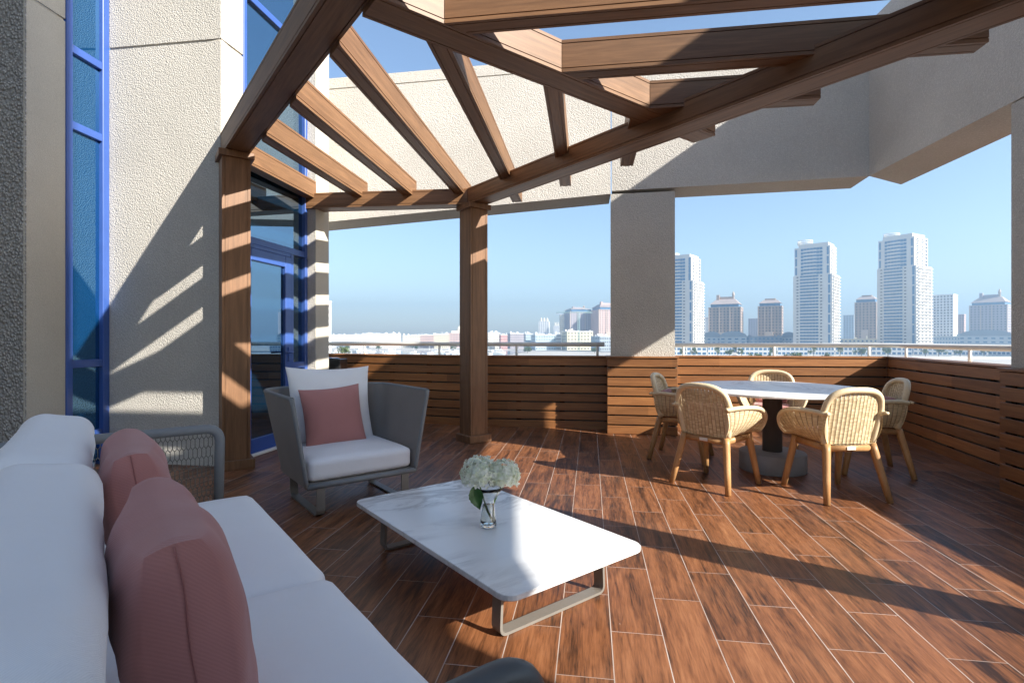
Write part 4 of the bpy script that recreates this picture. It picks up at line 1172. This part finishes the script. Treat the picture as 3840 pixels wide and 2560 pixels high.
for a, b, py, Y, lab in ((2020,2062,1199,1500,'far white tower with ornate crown'),(2076,2100,1216,1480,'far white domed tower beside the ornate one')):
    r_, w_, d, ht = plain('ornate_tower', lab, a, b, py+6, Y, 'white', 8, 5, 3.6, 'fdark', 'tower', 'ornate white towers')
    for k, x in enumerate((-.3,0,.3)):
        MB().lathe([(w_*.12,0),(w_*.12,4),(w_*.10,7),(w_*.05,9.5),(0,11)], 10, (x*w_,d*.3,ht+.701)).build('cupola', M['cream'], r_)
plain('slab_tower', 'narrow cream tower left of the mauve block', 2098, 2116, 1178, 940, 'cream', -12, 3, 3.6)
# tower crane
cx_ = at(2170,620)
cr = thing('tower_crane', 'thin teal tower crane with a long level jib', 'crane', (cx_,620,G))
zj = zat(1173,620)-G; zt_ = zat(1146,620)-G
mb = MB()
for (x, y) in ((-1,-1),(1,-1),(1,1),(-1,1)): mb.tube([(x,y,0),(x,y,zj)], .16, 4)
for i in range(int(zj/3)): mb.tube([(-1,-1,i*3),(1,-1,i*3+3)], .11, 4); mb.tube([(1,1,i*3),(-1,1,i*3+3)], .11, 4)
mb.build('mast', M['crane'], cr)
mb = MB(); xl, xr = at(2086,620)-cx_, at(2222,620)-cx_
for (y, z) in ((-.8,zj),(.8,zj),(0,zj+1.4)): mb.tube([(xl,y,z),(xr,y,z)], .16, 4)
for i in range(20): a = xl+(xr-xl)*i/20; mb.tube([(a,-.8,zj),(a+(xr-xl)/20,0,zj+1.4)], .09, 4)
mb.build('jib', M['crane'], cr)
MB().tube([(xl*.7,0,zj+1.4),(0,0,zt_),(xr*.8,0,zj+1.4)], .12, 4).build('tie_cable', M['crane'], cr)
MB().box(xl,xl+8,-.9,.9,zj-2.2,zj-.2).build('counterweight', M['slate'], cr)
# reflected city to the right of the frame (seen in the door glass)
glass_tower('pale tower beyond the right edge, mirrored in the door', 4050, 4330, 850, 980, 836, 420, 20.)
palace('dark hotel block beyond the right edge, mirrored in the door', 4420, 4700, 1010, 960, 430, 'mauve', 10., False, 8)
plain('terrace_block', 'long terrace beyond the right edge, mirrored in the door', 3900, 4900, 1230, 380, 'slate', 0.01, 26, 3.4, 'fwin')

# trees
def tree(label, px, Y, pytop, cw, seed, grp='trees along the quay'):
    rnd = random.Random(seed); x = at(px,Y); top = zat(pytop,Y)-G
    root = thing('tree', label, 'tree', (x,Y,G), 0, grp)
    MB().tube([(0,0,0),(.15,0,top*.45),(.0,.1,top*.8)], [.28,.2,.07], 7).build('trunk', M['bark'], root)
    mb = MB()
    cl = [(Vector((rnd.gauss(0,.42)*cw, rnd.gauss(0,.42)*cw, top*rnd.uniform(.45,.97))), rnd.uniform(.22,.42)*cw) for _ in range(13)]
    for C, R in cl:
        fade = 1-.55*max(0,(C.z/top-.6)/.4); C = Vector((C.x*fade, C.y*fade, C.z))
        for _ in range(85):
            v = Vector((rnd.gauss(0,1),rnd.gauss(0,1),rnd.gauss(0,1))).normalized()*R*rnd.random()**.4
            p = C+v*Vector((1,1,.8)).length/1.62; s_ = rnd.uniform(.10,.22)*cw*.5
            n = Vector((rnd.gauss(0,1),rnd.gauss(0,1),rnd.gauss(0,1)+.5)).normalized(); a = n.orthogonal().normalized(); b = n.cross(a)
            mb.add([p-a*s_, p+b*s_*.6, p+a*s_, p-b*s_*.6], [(0,1,2,3)])
    mb.build('crown', M['tree'], root)
tree('green tree top by the far pier at the left end of the railing', 1284, 150, 1299, 3.2, 1)
tree('largest tree poking above the wall right of a railing post', 2976, 190, 1311, 2.7, 2)
tree('small tree just right of the largest one', 3003, 200, 1322, 1.8, 3)
tree('small tree in front of the corner tower', 3096, 190, 1322, 2.2, 4)
tree('left of three shrubs low behind the sunlit railing', 2812, 210, 1324, 1.7, 5)
tree('middle of three shrubs low behind the sunlit railing', 2846, 200, 1322, 2.2, 6)
tree('right of three shrubs low behind the sunlit railing', 2886, 215, 1324, 1.8, 7)
tree('hazy dark tree beside the pale blue block', 1978, 560, 1302, 5.5, 8)
tree('hazy dark tree in front of the blue grey block', 2230, 560, 1304, 4.5, 9)
rt = random.Random(3)
for i, (px, Y) in enumerate([(2560,455),(2602,452),(2690,456),(2735,450),(2780,455),(2900,452),(3050,450),(3150,456),(3230,452),(3330,455),(3470,450),(3520,454),(3600,452),(3690,455),(2670,596),(2720,592),(2760,590),(2830,592),(2880,590),(2925,592),(1300,640),(1420,660),(1560,650),(1700,640)]):
    tree('small hazy tree on the far waterfront promenade', px, Y, 1270+(H-G-rt.uniform(5.5,9.))*F_/Y, rt.uniform(3.2,5.), 20+i, 'small promenade trees')
# marina boats
def make_boat():
    root = thing('boat', 'white motor boat moored in the far marina', 'boat', (0,0,G+.3), 0, 'white boats moored in the marina')
    hl_ = MB(); st = [(-5,.2),(-4.6,1.5),(0,1.8),(3,1.3),(5.4,.05)]
    P = [[Vector((x, s_*w__*(.55+.45*f), .0+1.7*f+(x>3)*.4*f)) for f, s_ in ((1,-1),(0,-1),(0,1),(1,1))] for x, w__ in st]
    hl_.grid(P, smooth=False); hl_.add([r[0] for r in P]+[r[3] for r in P[::-1]], [tuple(range(10))]); hl_.build('hull', M['white'], root)
    MB().bbox(-3,1.2,-1.1,1.1,1.6,3.1,.2).build('cabin', M['white'], root); MB().box(-2.4,1.25,-1.12,1.12,2.3,2.8).build('window_band', M['fdark'], root)
    MB().tube([(-.5,0,3),(-.5,0,7.2)], .07, 5).build('mast', M['tower_rib'], root)
    return root
b0 = make_boat(); bk = {b0.name: kids(b0)}
rb_ = random.Random(5)
for i in range(46):
    b = b0 if i == 0 else copy_tree(b0, bk)
    px = rb_.uniform(1250, 1880); Y = rb_.uniform(400, 620)
    b.location = (at(px,Y), Y, G+.3); b.rotation_euler = (0,0,rb_.uniform(-.4,.4)+(pi if rb_.random() > .5 else 0)+1.2*(i % 2)); b.scale = (rb_.uniform(.7,1.5),)*3

HAZE = .00055
if HAZE:
    hz = MB().box(-2600,2600,-60,2600,G-1,175).build('haze', None); struct(hz, 'stuff')
    hm = D.materials.new('haze_air'); hm.use_nodes = True; nt = hm.node_tree; nt.nodes.remove(nt.nodes['Principled BSDF'])
    pv = nt.nodes.new('ShaderNodeVolumePrincipled'); pv.inputs['Color'].default_value = (.50,.74,1,1); pv.inputs['Density'].default_value = HAZE; pv.inputs['Anisotropy'].default_value = .3
    nt.links.new(pv.outputs[0], nt.nodes['Material Output'].inputs['Volume']); hz.data.materials.append(hm)
